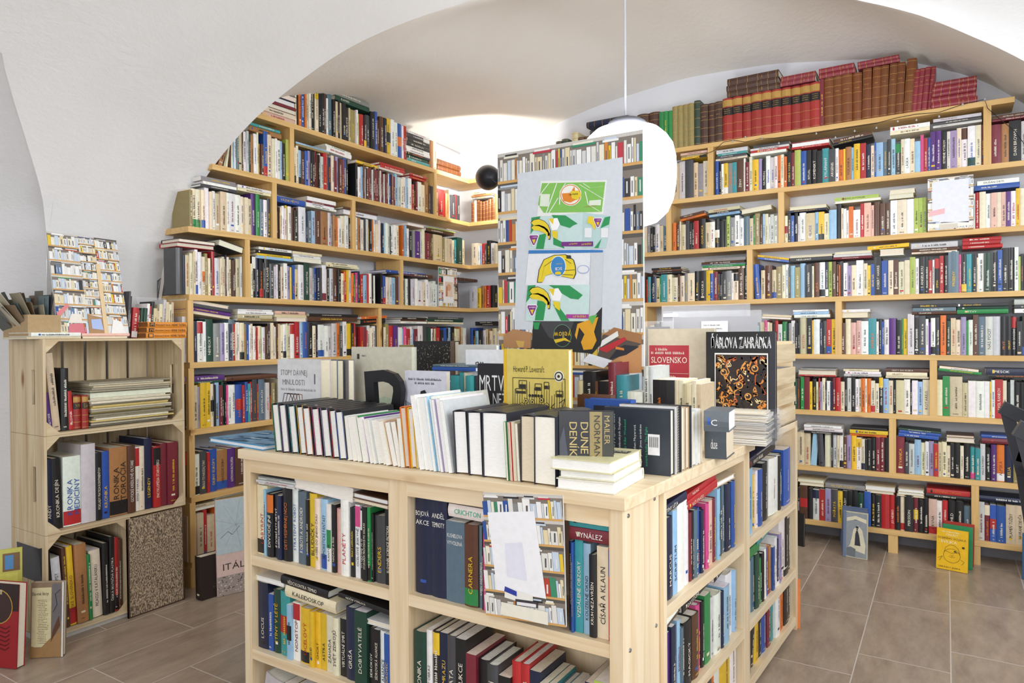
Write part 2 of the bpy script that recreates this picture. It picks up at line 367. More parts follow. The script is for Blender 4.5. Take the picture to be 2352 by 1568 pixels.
def stack(place, P, x0, x1, z, toks, h=None, D=14, back=.01, tilt=0, grp=None, leather=0):
    """books lying flat, bottom first; the number is the thickness in mm, ! shows the page edges"""
    T = [TOK.match(s).groups() for s in toks.split()]; r = random.Random(int(x0*3+z*1000)); mem = []
    zz = z; n = 0
    for t in T:
        a, b = P.at(x0, zz), P.at(x1, zz); th = int(t[2])/1000; L = (b-a)*r.uniform(.9, 1.0) if len(T) > 1 else b-a; da = r.uniform(0, (b-a)-L)
        ti = math.radians(tilt)
        U = P.u*math.cos(ti)+V((0, 0, 1))*math.sin(ti); A = V((0, 0, 1))*math.cos(ti)-P.u*math.sin(ti)
        o = P.pt(a+da, zz+.0004, back+r.uniform(0, .01)); 
        if ti < 0: o = o+V((0, 0, -math.sin(ti)*L*1.0))
        dd = D/100
        k = dict(o=o, A=A, U=U, N=P.n, w=th-.0006, h=L, D=dd, c=t[0], acc=t[1].lower() or None, title=(t[6].replace('_', ' ') if t[6] else None), place=place, lying=True, leather=leather, grp=grp)
        if t[5]: k['o'] = o+P.n*dd; k['N'] = -P.n; k['hard'] = True
        n += 1; k['idx'] = n; mem.append(add_book(**k)); zz += th
    for k in mem: k['cnt'] = n
    return mem
# ---------------------------------------------------------------- the vaulted room
WX, WY = -3.15, 4.31          # left wall behind the shelves, back wall
XC, ZB, HB = -1.1, 1.37, 1.39
def barrel(x):
    a = 2.05 if x < XC else 1.9
    return ZB+HB*math.sqrt(max(0, 1-((x-XC)/a)**2))
def barrel_hit(px, py):       # first point of a sight line that lies on the barrel vault (or the pier face below it)
    d = ray(px, py); lo = 1.0; last = None
    k = .6
    while k < 7:
        p = CAM+d*k
        if p.x <= WX or p.z >= barrel(p.x): return p
        k += .004
    return p
def curve_pts(pix):
    out = [barrel_hit(*q) for q in pix]
    return out
G1 = curve_pts([(360, 680), (378, 610), (400, 540), (432, 475), (452, 440), (500, 368), (550, 308), (600, 258), (650, 216), (705, 173), (760, 134), (820, 99), (900, 62), (1000, 26), (1085, 0)])
G2 = curve_pts([(108, 600), (107, 540), (97, 450), (80, 385), (62, 325), (35, 240), (12, 160), (0, 95)])
def s_of(p): return p.z if p.x <= WX+.001 else 10+ (p.x-WX)
def interp(tab, s):
    tab = sorted(tab)
    if s <= tab[0][0]: return tab[0][1]
    if s >= tab[-1][0]:
        return tab[-1][1]
    for (a, u), (b, v) in zip(tab, tab[1:]):
        if a <= s <= b: return u+(v-u)*(s-a)/(b-a) if b > a else v
T1 = [(s_of(p), p.y) for p in G1]; T2 = [(s_of(p), p.y) for p in G2]
x1e = G1[-1].x
GR = curve_pts([(1800, -60), (1890, -25), (1967, 0), (2116, 36), (2225, 80), (2352, 140), (2460, 210)])
TR = sorted((p.x, p.y) for p in GR)
def YS(x):                    # far edge of the near vault
    if x <= x1e: return interp(T1, 10+(x-WX))
    if x >= TR[0][0]: return interp(TR, x) if x <= TR[-1][0] else min(WY, TR[-1][1]+(x-TR[-1][0])*1.2)
    t = (x-x1e)/(TR[0][0]-x1e); return G1[-1].y*(1-t)+TR[0][1]*t-.75*math.sin(math.pi*t)**2
def grid(name, rows, mat_, flip=False):
    mb = MB(); nr, nc = len(rows), len(rows[0])
    vs = [p for r_ in rows for p in r_]; fs = []
    for i in range(nr-1):
        for j in range(nc-1):
            q = (i*nc+j, i*nc+j+1, (i+1)*nc+j+1, (i+1)*nc+j); fs.append(q[::-1] if flip else q)
    mb.mesh(vs, fs, (1, 1, 1, 1)); return mb.build(name, mat_, None, smooth=True)
def ell(t): t = max(0, min(1, t)); return math.sqrt(max(0, 1-(1-t)**2))
# near vault with its pier: columns climb the pier face, then follow the barrel
rows = []
zs = [i*1.37/12 for i in range(12)]
prof = [(WX, z) for z in zs]+[(XC-2.05*math.cos(math.radians(a)), None) for a in [0, .5, 1, 2, 3, 4, 6, 8]+list(range(10, 90, 2))]
xs_r = [XC+i*.05 for i in range(0, 54)]
def near_col(x, z):
    s = z if z is not None and x <= WX+1e-6 and z < 1.37 else None
    if s is not None:
        yr = interp(T1, s); yl = interp(T2, s); zz = s
        return [(x-.0, yl+(yr-yl)*j/24, zz) for j in range(25)]
    return None
for x, z in prof:
    if z is not None: rows.append(near_col(x, z))
    else:
        zb = barrel(x); s = 10+(x-WX) if x > WX+.002 else zb
        yr = interp(T1, s) if x < x1e else YS(x)
        yl = interp(T2, s) if x < G2[-1].x else None
        if yl is None:
            t = min(1, (x-G2[-1].x)/.5); yl = G2[-1].y*(1-t)+(-2.6)*t
        rows.append([(x, yl+(yr-yl)*j/24, zb) for j in range(25)])
struct(grid('trim_1', rows, M_PLA))
# the rest of the near ceiling, right of the crown
rows = []
for x in [XC-.01]+xs_r[1:]:
    ys = YS(x); lift = max(0, min(1, (x-(TR[0][0]-.3))/.6)); lift = lift*lift*(3-2*lift)
    zb = barrel(x) if x < .62 else max(barrel(.62), 0); c = []
    for j in range(41):
        t = j/40; y = ys+(-2.6-ys)*(t**1.6)
        c.append((x, y, zb+(2.80-zb)*lift*ell((ys-y)/1.1)))
    rows.append(c)
struct(grid('ceiling', rows, M_PLA))
# left recess in front of the pier: its own little vault, wall and reveal
rows = []
zr = [0, .3, .6, .9, 1.2]+[p.z for p in G2 if p.z > 1.25]
rev = []
for zz in zr:
    y = interp(T2, zz) if zz < 1.8 else interp([(p.z, p.y) for p in G2], zz)
    xx = interp([(p.z, p.x) for p in G2], zz) if zz > G2[0].z else WX
    c = []
    for j in range(13):
        t = j/12; c.append((xx-.33*t, y-.10*t-.22*t*t*(zz/2.4), zz+.10*t*max(0, zz-1.5)))
    rev.append(c)
struct(grid('trim_2', rev, M_PLA))
rows = []
for i in range(13):
    x = WX-.35+i*(G2[-1].x+.75-WX+.35)/12; c = []
    for j in range(25):
        t = j/24; y = 1.5-t*4.2
        c.append((x, y, 2.62+.1*math.sin(t*3.14)))
    rows.append(c)
struct(grid('trim_3', rows, M_PLA))
mb = MB(); mb.aabb(WX-.45, WX-.33, -2.6, 1.55, 0, 3.0); struct(mb.build('wall_left', M_WALL))
mb = MB(); mb.aabb(WX-.25, WX-.02, 1.75, WY+.1, 0, 3.0); struct(mb.build('wall_left_rear', M_WALL))
# far vault over the left and back shelves
rows = []
xs = [WX+i*.02 for i in range(0, 12)]+[WX+.24+i*.045 for i in range(0, 90)]
xs = [x for x in xs if x < .79]
Z_ARCH = [(-3.2, 2.54), (-2.9, 2.57), (-2.6, 2.58), (-2.45, 2.60), (-2.3, 2.635), (-2.15, 2.67), (-1.9, 2.715), (-1.6, 2.745), (-1.39, 2.765), (-1.15, 2.757), (-.84, 2.74), (-.67, 2.71), (-.35, 2.66), (-.17, 2.61), (-.07, 2.56), (.15, 2.45), (.29, 2.33), (.5, 2.12), (.8, 1.7)]
def zarch(x):                 # the line where the vault meets the back wall, lightly smoothed
    return sum(interp(Z_ARCH, x+d) for d in (-.09, -.045, 0, .045, .09))/5
def far_z(x, t, z0):
    z1 = zarch(x); k = max(0, min(1, (x-WX)/1.3)); k = k*k*(3-2*k)
    rt = max(0, min(1, (x+.9)/.9)); crown = .26*k*(1-rt)+.02*rt
    side = 2.57+.15*min(1, (x-WX)/.6)
    m = 1-k                   # close to the left wall the section is the wall's own arch
    e = ell(t/.62)
    zl = z0+(max(side, z1)-z0)*e
    if t > .62: zl = max(side, z1)+(z1-max(side, z1))*((t-.62)/.38)**2
    zc = z0+(z1-z0)*t+crown*math.sin(math.pi*t)**1.25
    return zl*m+zc*(1-m)
for x in xs:
    if x <= WX+1e-6: y0, z0 = G1[0].y, 1.2
    elif x < x1e: y0 = YS(x); z0 = barrel(x)
    else: y0 = YS(x); z0 = barrel(x) if x < .62 else barrel(.62)
    y0 = min(y0, WY-.02)
    c = []
    for j in range(49):
        t = (1-math.cos(math.pi*j/96))if j < 48 else 1
        t = (j/48)**1.5
        c.append((x, y0+(WY-y0)*t, far_z(x, t, z0)))
    rows.append(c)
struct(grid('ceiling_rear', rows, M_PLW, True))
# bit of wall surface between pier edge and the shelving wall
mb = MB()
for a, b in zip(G1, G1[1:]):
    if a.x > WX+.6: break
    mb.face([a, b, (min(b.x, WX)-.12, b.y+.02, b.z), (min(a.x, WX)-.12, a.y+.02, a.z)], (1, 1, 1, 1)) if b.x <= WX+.01 else None
mb.face([(WX, G1[0].y, 0), G1[0], (WX-.12, G1[0].y+.02, G1[0].z), (WX-.12, G1[0].y+.02, 0)], (1, 1, 1, 1))
struct(mb.build('trim_4', M_PLA))
mb = MB(); mb.aabb(-3.6, .55, WY, WY+.15, 0, 3.1); struct(mb.build('wall_back', M_WALL))
mb = MB(); mb.aabb(.55, 1.7, WY-.03, WY+.15, 0, 3.0); struct(mb.build('wall_back_right', M_WALL))
mb = MB(); mb.aabb(-3.9, 1.75, -2.7, WY+.2, -.1, 0); fl = mb.build('floor', floor_mat()); struct(fl)
mb = MB(); mb.aabb(-3.9, 1.75, -2.72, -2.6, 0, 3.0); struct(mb.build('wall_front', M_WALL))
mb = MB(); mb.aabb(1.6, 1.72, -2.7, WY+.1, 0, 3.0); struct(mb.build('wall_right', M_WALL))
mb = MB(); mb.aabb(-3.9, 1.75, -2.72, WY+.2, 3.0, 3.1); struct(mb.build('ceiling_slab', M_WALL))
mb = MB(); mb.aabb(WX+.25, .55, WY-.012, WY, 0, .07, lin('#8E8F97')); struct(mb.build('baseboard_back', M_MISC))
# windows the daylight comes through (behind and right of the camera)
for i, (o, a, h) in enumerate([((-1.1, -2.6, .45), V((2.4, 0, 0)), 2.2), ((1.6, .5, .85), V((0, 2.4, 0)), 1.6)]):
    mb = MB(); o = V(o); nrm = V((0, .05, 0)) if i == 0 else V((-.05, 0, 0)); e = a.normalized()*.05
    mb.box(o, a, nrm, (0, 0, .05)); mb.box(o+V((0, 0, h-.05)), a, nrm, (0, 0, .05)); mb.box(o, e, nrm, (0, 0, h)); mb.box(o+a-e, e, nrm, (0, 0, h)); mb.box(o+a*.5, e, nrm, (0, 0, h))
    struct(mb.build('window_%d' % (i+1), M_MISC))
# ---------------------------------------------------------------- wall shelving
PL = Plane((-2.93, 0, 0), (0, 1, 0), (-1, 0, 0)); PB = Plane((0, 4.109, 0), (1, 0, 0), (0, 1, 0))
ZS = [2.278, 1.968, 1.658, 1.347, 1.035, .727, .418, .120]; TH = .027
lb = empty('wall_bookcase', (-3.04, 3.0, 0), 'pine wall shelving crammed with books along the left wall, under the vault arch', 'bookcase')
bb = empty('wall_bookcase', (-1.3, 4.2, 0), 'long pine wall shelving filling the back wall, leather volumes along its top', 'bookcase')
x0s = [PL.at(585, ZS[0]), PL.at(488, ZS[1]), PL.at(414, ZS[2]), PL.at(408, ZS[3])]+[PL.at(426, ZS[4])]*4
BR = [PB.at(2331, ZS[0]), .62, .62, .62, .62, .62, .62, .5]
for i, z in enumerate(ZS):
    mb = MB(); mb.aabb(-3.15, -2.93, max(x0s[i], 1.905), 4.109, z-TH, z); mb.build('shelf_board', SH[1], lb, bevel=.0015)
    mb = MB(); mb.aabb(-3.13, BR[i], 4.109, 4.30, z-TH, z); mb.build('shelf_board', SH[0], bb, bevel=.0015)
LU = [(672, 0), (1001, 0), (632, 1), (814, 1), (570, 2), (924, 2), (874, 3), (828, 4), (424, 3), (424, 4), (424, 5), (424, 6), (640, 5)]
for px, i in LU:              # upright standing under board i
    u = PL.at(px, ZS[min(i+1, 7)]); mb = MB(); zb = ZS[i+1] if i < 7 else 0
    if px == 424: u = 1.912
    mb.aabb(-3.14, -2.931, u-.014, u+.014, zb, ZS[i]-TH); mb.build('upright', SH[2], lb)
mb = MB(); mb.aabb(-3.14, -2.931, 1.898, 1.926, 0, ZS[7]-TH); mb.build('upright', SH[2], lb)
BU = [(1632, 0), (2268, 0), (1536, 1), (1794, 1), (1722, 2), (1926, 3), (2144, 4), (2050, 5), (2240, 6), (1722, 6), (1500, 5), (1480, 3), (1620, 4)]
for px, i in BU:
    u = PB.at(px, ZS[i+1]); mb = MB(); mb.aabb(u-.016, u+.016, 4.110, 4.29, ZS[i+1], ZS[i]-TH); mb.build('upright', SH[2], bb)
for px in (2051, 2240, 1720, 1500):
    u = PB.at(px, .0); mb = MB(); mb.aabb(u-.022, u+.022, 4.113, 4.175, 0, ZS[7]-TH); mb.build('foot', SH[2], bb)
# ---------------------------------------------------------------- island shelving
IZ = .81; SL = math.tan(math.radians(3.1)); CX, CY = -.575, 1.352
sd = V((math.sin(math.radians(3.1)), math.cos(math.radians(3.1)), 0)); sn = V((-sd.y, sd.x, 0))
PF = Plane((0, CY, 0), (1, 0, 0), (0, 1, 0)); PS = Plane((CX, CY, 0), sd, sn)
IX0 = -1.815; Z1 = None
isl = empty('island_bookcase', (-1.2, 1.8, 0), 'pale pine island of low bookcases in the middle of the shop floor', 'bookcase')
mb = MB(); mb.mesh([V(p) for z in (IZ-.028, IZ) for p in ((IX0-.01, CY-.012, z), (CX+.01, CY-.012, z), (CX+.01+.93*SL, CY+.92, z), (IX0-.01, CY+.92, z))], [(0, 3, 2, 1), (4, 5, 6, 7), (0, 1, 5, 4), (1, 2, 6, 5), (2, 3, 7, 6), (3, 0, 4, 7)], (1, 1, 1, 1))
mb.build('worktop', IP[0], isl, bevel=.002)
ZT = IZ-.028
def front_unit(xa, xb, ya, yb, shelves):
    for x in (xa, xb-.032):
        mb = MB(); mb.aabb(x, x+.032, ya, yb, 0, ZT); mb.build('side_panel', IP[2], isl, bevel=.001)
    mb = MB(); mb.aabb(xa+.032, xb-.032, ya+.001, ya+.02, ZT-.04, ZT); mb.build('top_rail', IP[0], isl)
    for z in shelves:
        mb = MB(); mb.aabb(xa+.032, xb-.032, ya+.002, yb, z-.03, z); mb.build('shelf_board', IP[0], isl, bevel=.001)
    mb = MB(); mb.aabb(xa+.032, xb-.032, yb-.008, yb, 0, ZT); mb.build('back_panel', IP[2], isl)
DV = .215
IS1, IS2 = PF.z(574, 1274), PF.z(577, 1490)
xm = PF.at(915, IS1)
IXR = PF.at(1432, .5)
SHL = [IS1, IS2, IS2-(IS1-IS2)]
front_unit(IX0, xm, CY, CY+DV, SHL); front_unit(xm, IXR, CY, CY+DV, SHL)
def obox(mb, u0, u1, n0, n1, z0, z1):
    p = PS.pt(u0, z0, n0); mb.box(p, sd*(u1-u0), sn*(n1-n0), (0, 0, z1-z0))
uA = PS.at(1522, .5); uB = PS.at(1716, .5); uC = PS.at(1832, .5)
SS1, SS2 = .502, .236
for (a, b, top) in ((DV+.002, uB, ZT), (uB, uC, IZ)):
    for u in (a, b-.028):
        mb = MB(); w_ = .016 if u < DV+.01 else .028; obox(mb, u, u+w_, 0.0, .2, 0, top); mb.build('side_panel', IP[2], isl, bevel=.001)
    for z in (SS1, SS2, .05):
        mb = MB(); obox(mb, a+.016, b-.028, .002, .2, z-.03, z); mb.build('shelf_board', IP[1], isl, bevel=.001)
    mb = MB(); obox(mb, a+.016, b-.028, .001, .02, top-.024, top); mb.build('top_rail', IP[1], isl)
    mb = MB(); obox(mb, a+.028, b-.028, .19, .2, 0, top-.001); mb.build('back_panel', IP[2], isl)
mb = MB(); obox(mb, uB+.02, uC, .0, .45, IZ-.02, IZ); mb.build('worktop', IP[1], isl, bevel=.002)
for px, py in ((1443, 1184), (1503, 1145), (1447, 1493), (1507, 1436)):
    p = on(px, py, (IXR+.0005, 0, 0), (1, 0, 0)); mb = MB(); mb.lathe([(0, .002), (.004, .002), (.005, 0)], p, (1, 0, 0), n=12); mb.build('screw', M_CHROME, isl)
# ---------------------------------------------------------------- books on the left wall (tokens: colour, accent, width in zoomed px, height cm, lean, title)
Lw = ["left wall's top shelf", "left wall's second shelf", "left wall's third shelf", "left wall's fourth shelf", "left wall's fifth shelf", "left wall's sixth shelf", "left wall's seventh shelf", "left wall's lowest shelf"]
Bw = ["back wall's top shelf", "back wall's second shelf", "back wall's third shelf", "back wall's fourth shelf", "back wall's fifth shelf", "back wall's sixth shelf", "back wall's seventh shelf", "back wall's lowest shelf"]
def L(i, *a, **k): return row(Lw[i], PL, a[0], a[1], ZS[i], a[2], **k)
def B(i, *a, **k): return row(Bw[i], PB, a[0], a[1], ZS[i], a[2], **k)
def LS(i, x0, x1, dz, t, **k): return stack(Lw[i]+', lying', PL, x0, x1, ZS[i]+dz, t, **k)
def BS(i, x0, x1, dz, t, **k): return stack(Bw[i]+', lying', PB, x0, x1, ZS[i]+dz, t, **k)
LS(0, 606, 684, 0, 'j26 c24 n25! m14 v28! x30!')
L(0, 684, 786, 'c18 k20 o30 b40h25 o20h25 e25 w30 k45h25 cY40h26 k35h24=KULTÚRA k35h24 n25h24 w20 u55h24=VIDIM k30 e25 k28', h=22)
L(0, 786, 940, 'e20 k30=VESMÍR k35=ETERLIKOVE e15 q45h20=GERMÁNI w14 l20h19 r32h19 kY22h19 x40h20 k40h23 b23h24 n17 n38h22=ZMENILI_SVET v25h22 yK42h23 w30h23 w28h22 bO35h22 w16 r32h22', h=21)
LS(0, 770, 855, .222, 'd28=RAMSES z30', grp=None)
LS(0, 938, 992, 0, 'a24=BIBLIA d22 k16 w24 w18 k28 k26 xW26 w16', D=16)
L(0, 992, 1007, 't30h19 c25h19')
LS(0, 1008, 1064, 0, 'u10 t36 t36', leather=1)
L(1, 505, 668, 't40h20/16 k10/14 c14/12 c14/10 c16/8 n14/5 n14 c12 s18 w18 u24 e30h24 n14 w32 f22 d15 t26 w30 c15 t18h16 n22h16 bR36h23 c45 c28 w20 w32 s15 k28 l26h22', h=21)
LS(1, 578, 652, .215, 't26 a14')
L(1, 680, 806, 'cK30=VZPOMÍNKY c25 sK26 n35 b34h19 h22 k22 k22 m15 n15 k15 w14 f25 r38h21 w8 v32h19 c28 m25h18 h25 n22 m30 b28h21 k20', h=20)
LS(1, 684, 762, .205, 'q12 s10'); LS(1, 752, 812, .213, 'w28 w12', tilt=-3)
L(1, 822, 1062, 'k22 w28 s20 n12 m14 w6 n16 w8 m16 n18 w8 n16 m14 w8 m18 n16 w8 m16 n14 w8 m16 n15 w6 b28 n15 w6 m20 s20 f30 c22 w30 s18 w35=LIBOR r22h17 k14 m18 w35 c35 t38h21 n18 x40h19 c14 c18h16 r75h19 t35h17 c10 x48h17 m20h18 x30h18', h=20)
LS(1, 822, 872, .205, 'y16'); LS(1, 874, 935, .207, 'w12! r18 r16'); LS(1, 944, 985, .207, 'r16 r16')
L(2, 440, 626, 'q30h17 cG42h18 cG42h18 cB38h18 w40h20 c32 w28 e40 e60h19 w28 w55h19 w60h19 c28 c30 e36h18 p40h21 g35h21 u35h19 w35h19 x30h20', h=19)
LS(2, 462, 548, .195, 'x14 w14=. z22'); LS(2, 548, 632, .212, 'c14 w14')
L(2, 638, 812, 'x25 n12 c14 w20 w18 y14 w28 n28 k24 n14 w60h19 v14 u30 s30 n55h19 t62h19 f25 z14 t25 o15 w28 c30 w30 k25', h=18)
LS(2, 638, 706, .195, 'b30=VÁZNE_MĚSTO'); LS(2, 708, 778, .2, 'w12 w12 m10 w22')
L(2, 812, 920, 'w20 x28 w28 t30 w14 c20 w14 x20=. f30 n14 k30 o22 w14 c28 w24 c14 v22 s25 w28 f24 k14 w28 w30 c28', h=19)
LS(2, 790, 872, .2, 'w26 n16'); 
L(2, 930, 1074, 'o12h20 s14h20 w22 k22h17 z14 p40h18 f14 c20h20=. m30h18 n14h18 n14h18 e60h18 q20h17 c20h17 e30h17 c12 a18h17 d38h19 c24h18', h=18)
LS(2, 940, 978, .205, 'j20!'); LS(2, 982, 1050, .195, 'n20 l8')
L(3, 412, 428, 'x30h21', h=21, D=11)
L(3, 428, 562, 'v20h18 e36h18 c30h19=PÁTÝ_O_ROKU e20h20 wB30h21 w35h20=IVAN cO25 q25 c20 n22 r30h21=. f45h18 c14 e25 e14 v10 c20 e25 n25 x14 e36 f20', h=19)
LS(3, 412, 500, .215, 'r20! k18!'); LS(3, 505, 562, .212, 'k32!', tilt=-12)
L(3, 580, 868, 'c22 kW30h21=POHĽAD v25h20 kR30h21 k14 k42h20=ČTYŘI_VLÁDAŘI x35 f25 w14 k18 e25 w30 h25 y12 b22 e40 w45h19 d45h20=OBRAZY_Z_LONDÝNA f20 z20 b14 v25 x18 wM36h20 c14 k22h18 f28 n40h19 k25 c20 rO20 y18 c30 oR14 g20 i16 v22 r25 s30 r25 y22 w25', h=18)
LS(3, 592, 676, .2, 's14 y12 k20=. w14'); LS(3, 676, 744, .205, 'w26! w14 c14'); LS(3, 750, 830, .195, 'c14 c12')
L(3, 846, 868, 's20h17 w20h18 k30h18')
L(3, 880, 1058, 'k20h19 bR25 c28h17 f18h17 s35h17=STARÝ_SMARAGD n20h18 h12 v20h16 k28h16 w20 k22h17 f34h17 w22 w45 c25 w28 f14 w24 w22 w40 e28h16 w40h16 w30h17 r10 n35h18=O_VÁLCE', h=17)
LS(3, 888, 985, .19, 'v10 b16'); LS(3, 948, 998, .188, 'n24'); LS(3, 1050, 1100, .195, 'n22', leather=1)
L(4, 426, 566, 'f42h21 z30h20 v20h19 wR36h19 w20 d50h20=NEMECKÝ z45h18 h30h18 w30 v14 r32h18=STARŠÍ_BAŇA w20 cK30=ADVENT', h=19)
L(4, 532, 640, 'u60h20 c25h18=NARKO n18 g22 q42 b30h18=ZBOROV_1917 w20 c22 w20 e12 r10 c30 l14 w38 n16 k22 c30 c20 w10', h=18)
LS(4, 430, 540, .2, 'e14! p18 x16 e18!', tilt=-7); LS(4, 546, 632, .195, 'q12 e20 w16 w10')
L(4, 640, 826, 'n14 e20 c20 wK30 c10 e25 wR40=. r40h21=BARBARI s25h20 b42h20 k42h19 c30 k14 wB50h18=OSUDY w30 f30 f40 o30h19 x28 w30h21 yK38 k22 r14 k14', h=19)
LS(4, 632, 708, .195, 'c22! e14 j18'); LS(4, 708, 826, .2, 'n26 k16')
L(4, 832, 1075, 'r34h17 m26h17 r18h15 w28 c28 w34 k18 rK34h17 k20h17 c22 q36h19 r48h18=TULIPÁN p45h18=SEPTEM w40 s14 i30h17 r40h16 w24 s14 m40h16 w50h18 x52h18=. d35h17=DOBA w18 m16 e18 r45h17 k30 b30h17 k20 s25h17 k40 c20 e25 t20 e30 w20', h=17)
LS(4, 832, 892, .185, 'k30 o16', tilt=3); LS(4, 925, 985, .195, 'w14 n12 k14'); LS(4, 985, 1070, .195, 'c14 d20 x14')
L(5, 430, 640, 'k38h21 v28h20=DOM e34h20 h14 y45h21 y28h21 cK22 k16 s30 m20 d16 k12 i14 w30h19 w25h19 bR46h19=NÁRODNÍ r18 b22h20 a20h19 r14 x35h21 r14 u45h21=JAN_PALACH f28 n22 q30', h=20)
LS(5, 432, 522, .207, 'd12 p24'); LS(5, 524, 640, .21, 'n22=. ')
L(6, 432, 575, 'nR40h21=TYRANOV wK42h19 x45h20=BOLO_TO_NAOZAJ_TAK? r16h19 b45h20=DEJINY_EURÓPY tB62h19=OBRAZOVÉ_DEJINY p45h19=ILUSTROVANÁ_ENCYKLOPÉDIA n70h19', h=20)
L(7, 436, 520, 'e60h21 e40h21 r22h22 e50h19 o30h23 u22h22', h=21, D=17)
LS(7, 436, 500, .225, 'e16! e12'); LS(7, 500, 570, .235, 'q24 w16 m12')
# the corner part that belongs to the back wall, left of the tall photo board
B(1, 1079, 1150, 't20 c14 t20 t20 t20 t22 t22 t24 q30h18 q22', h=16, leather=1)
BS(1, 1080, 1128, .165, 'z16 t14'); BS(1, 1082, 1112, .2, 'e22')
B(2, 1080, 1140, 'c50h16 w14 s12 r30 x14 k30h17 f30 c24', h=15)
B(3, 1076, 1145, 'f60h16 y30 t30h16 o14 r34h16 k34h16 k28 w20', h=16)
B(4, 1076, 1150, 'b20h17 k22 s24 k30 f20 e20 t16 c20 e30 f22 k20', h=16); BS(4, 1088, 1150, .185, 'k14 k16')
# ---------------------------------------------------------------- books on the back wall
for x0, x1, t, lt in [(1262, 1352, 'n45h14 d50h17 d60h18 n40h15 e55h21 n55h17 n55h17', 1), (1352, 1445, 'v36h20 v36h20 v36h20 u45h20 u45h20 n50h20 e70h22', 1)]: B(0, x0, x1, t, leather=lt, D=14)
BS(0, 1344, 1436, .225, 'v38', leather=1)
B(0, 1445, 1512, 'e45h21 n80h25 n80h25', leather=1)
B(0, 1512, 1541, 'g40h24 g40h24 g38h24', hard=True)
B(0, 1541, 1606, 'q46h26 q48h26 q48h26 q52h26 d54h27', leather=3, D=17)
B(0, 1606, 1657, 'n66h24 n64h24 n64h24', leather=1)
B(0, 1657, 1882, ' '.join(['r22h25']*10), leather=2, D=17)
B(0, 1882, 1891, 'm9h26')
B(0, 1891, 2096, 't22h26 t18h26 t23h26 t22h26 t20h27/1 t18h27/2 t18h27/2 t17h27/3 t18h27/3 t22h28/4', leather=1, D=17)
B(0, 2092, 2140, ' '.join(['m12h22/5']*4), leather=1)
BS(0, 1662, 1788, .253, 'n34 n34 n40', leather=1, D=17)
BS(0, 1790, 1874, .257, 'm28 m28', leather=1); BS(0, 1876, 1964, .263, 'm28 m26', leather=1); BS(0, 1968, 2068, .275, 'm20 m20', leather=1, D=10)
BS(0, 2136, 2246, 0, 'm36 m26 m24 m26 m24', leather=1)
B(1, 1500, 1625, 'w40 w32 kW28 e46h22 f30h23 x46h23=. e25 z30 c30', h=21); BS(1, 1560, 1625, .235, 'yK14=KATARÍNA q12 j14')
B(1, 1641, 1792, 'b34h20 k24h19 w22h18 yW40 z44h18 a40h18 n64h19=ŽENY w18 m40h17 c28 y58h18 h32 k40h17=NA_PREDAJ w40h19 f40h18 w30 o30', h=19)
B(1, 1792, 2262, 'c28 o26 k38h20=DOBRÁ_VOĽBA m30h19 l55h20 b50h19 k42h19=RITUÁL k50h19=KOMENSKÝ k44h18 a60h19=VYLÁMANÝ x58h18=ARGENIS w28h18 o42h17 y18 t52h18=VOĽANKA s22 y54h19 r52h19 v44h18 c30h17 b16 s62h18 u35 x36h19 s36h19 xG50 c28h18 w52h18=LÁSKA c40 s50h16=. i30h19 r34h17 b24 p48h20 p48h20 k50h19=SETMENIE_VTÁKOV f30 h56h19 c42h20 wN54h20 wD68h20 c52h20 m30h20', h=18)
BS(1, 1641, 1716, .2, 'c12 x14=PRÁZDNY_HROB a14 f24'); BS(1, 1722, 1813, .2, 'w16 r14 f12 x16'); BS(1, 1814, 1906, .205, 'r12 w20 m8'); BS(1, 1912, 2006, .195, 'k14=VONI_TOVARA n20', tilt=6)
BS(1, 2044, 2136, .208, 'c20 w22'); BS(1, 2142, 2256, .215, 'f12=SULITKA x16 f16=KRVAVÉ_LÉTO')
B(1, 2272, 2400, 'm80h19 t50h19 k80h20=DAN_BROWN f30h19 p30 c20 k40 w30', h=19); BS(1, 2276, 2400, .205, 'm12 n16')
B(2, 1450, 1530, 'c20 c20 e80h16 z26 k25 k20 f35 e30h16=DOBIE u30', h=16)
B(2, 1544, 1784, 'o30h17=MÓR n30 c12 e46 x35 k22 k20 r45h17 k62h18=OCHRANCA e38 w50 kW42h17=JÁNOŠÍK k40 k25 l34h18 z46h17 w42h18 w40 u55 e35 g14 q46h18 n30 s20 c30 w20 f34 w30', h=17)
BS(2, 1560, 1620, .175, 'o14 n16=VEĽKÁ_HRA', tilt=9); BS(2, 1625, 1700, .182, 's14 k12 e20', tilt=3); BS(2, 1702, 1772, .182, 'c26!', tilt=5)
B(2, 1800, 2128, 'cR30 k26 b30 k30 f14 w56 e80=MLADÉ s30 yK50 c40 s66h16 k40h19=. c20 w24 w20 o40h17 w60 r34h18 j60h18 j25 n50h18=. n48h17 n44h17 w60h18 c82h18 w62h18 l38h18 l42h18 l28h18', h=16)
BS(2, 1808, 1900, .165, 'v12 e20!'); BS(2, 1914, 2024, .19, 'c14! l18=SENECKÉ_AUTOMOBIL'); BS(2, 2040, 2104, .185, 'e26! c24!')
B(2, 2236, 2400, 'w14 r32h18 c50h18 w40h17 j46h17 c32h17 j38h17 p36h17 w40h17 y30 c40h18 d50h19 k30 n40 c30', h=18); BS(2, 2238, 2344, .188, 'b24 w22=DUŠAN_DETI')
B(3, 1482, 1636, 'r14 a24h16 v45h16=KATEŘINA e28h15 g14 a50h17 c40 c50 n16 c40 z25 c60h17 k40h18 k55h18=MOZAIKA y60h18=.', h=16)
B(3, 1610, 1716, 'k40 g45h17 b42 m40h17 x20 k30=TUDOROVCI x50 z50=TRILÓGIA w20 cK50 n60h20=KARMÍN_SELA k40h20', h=17)
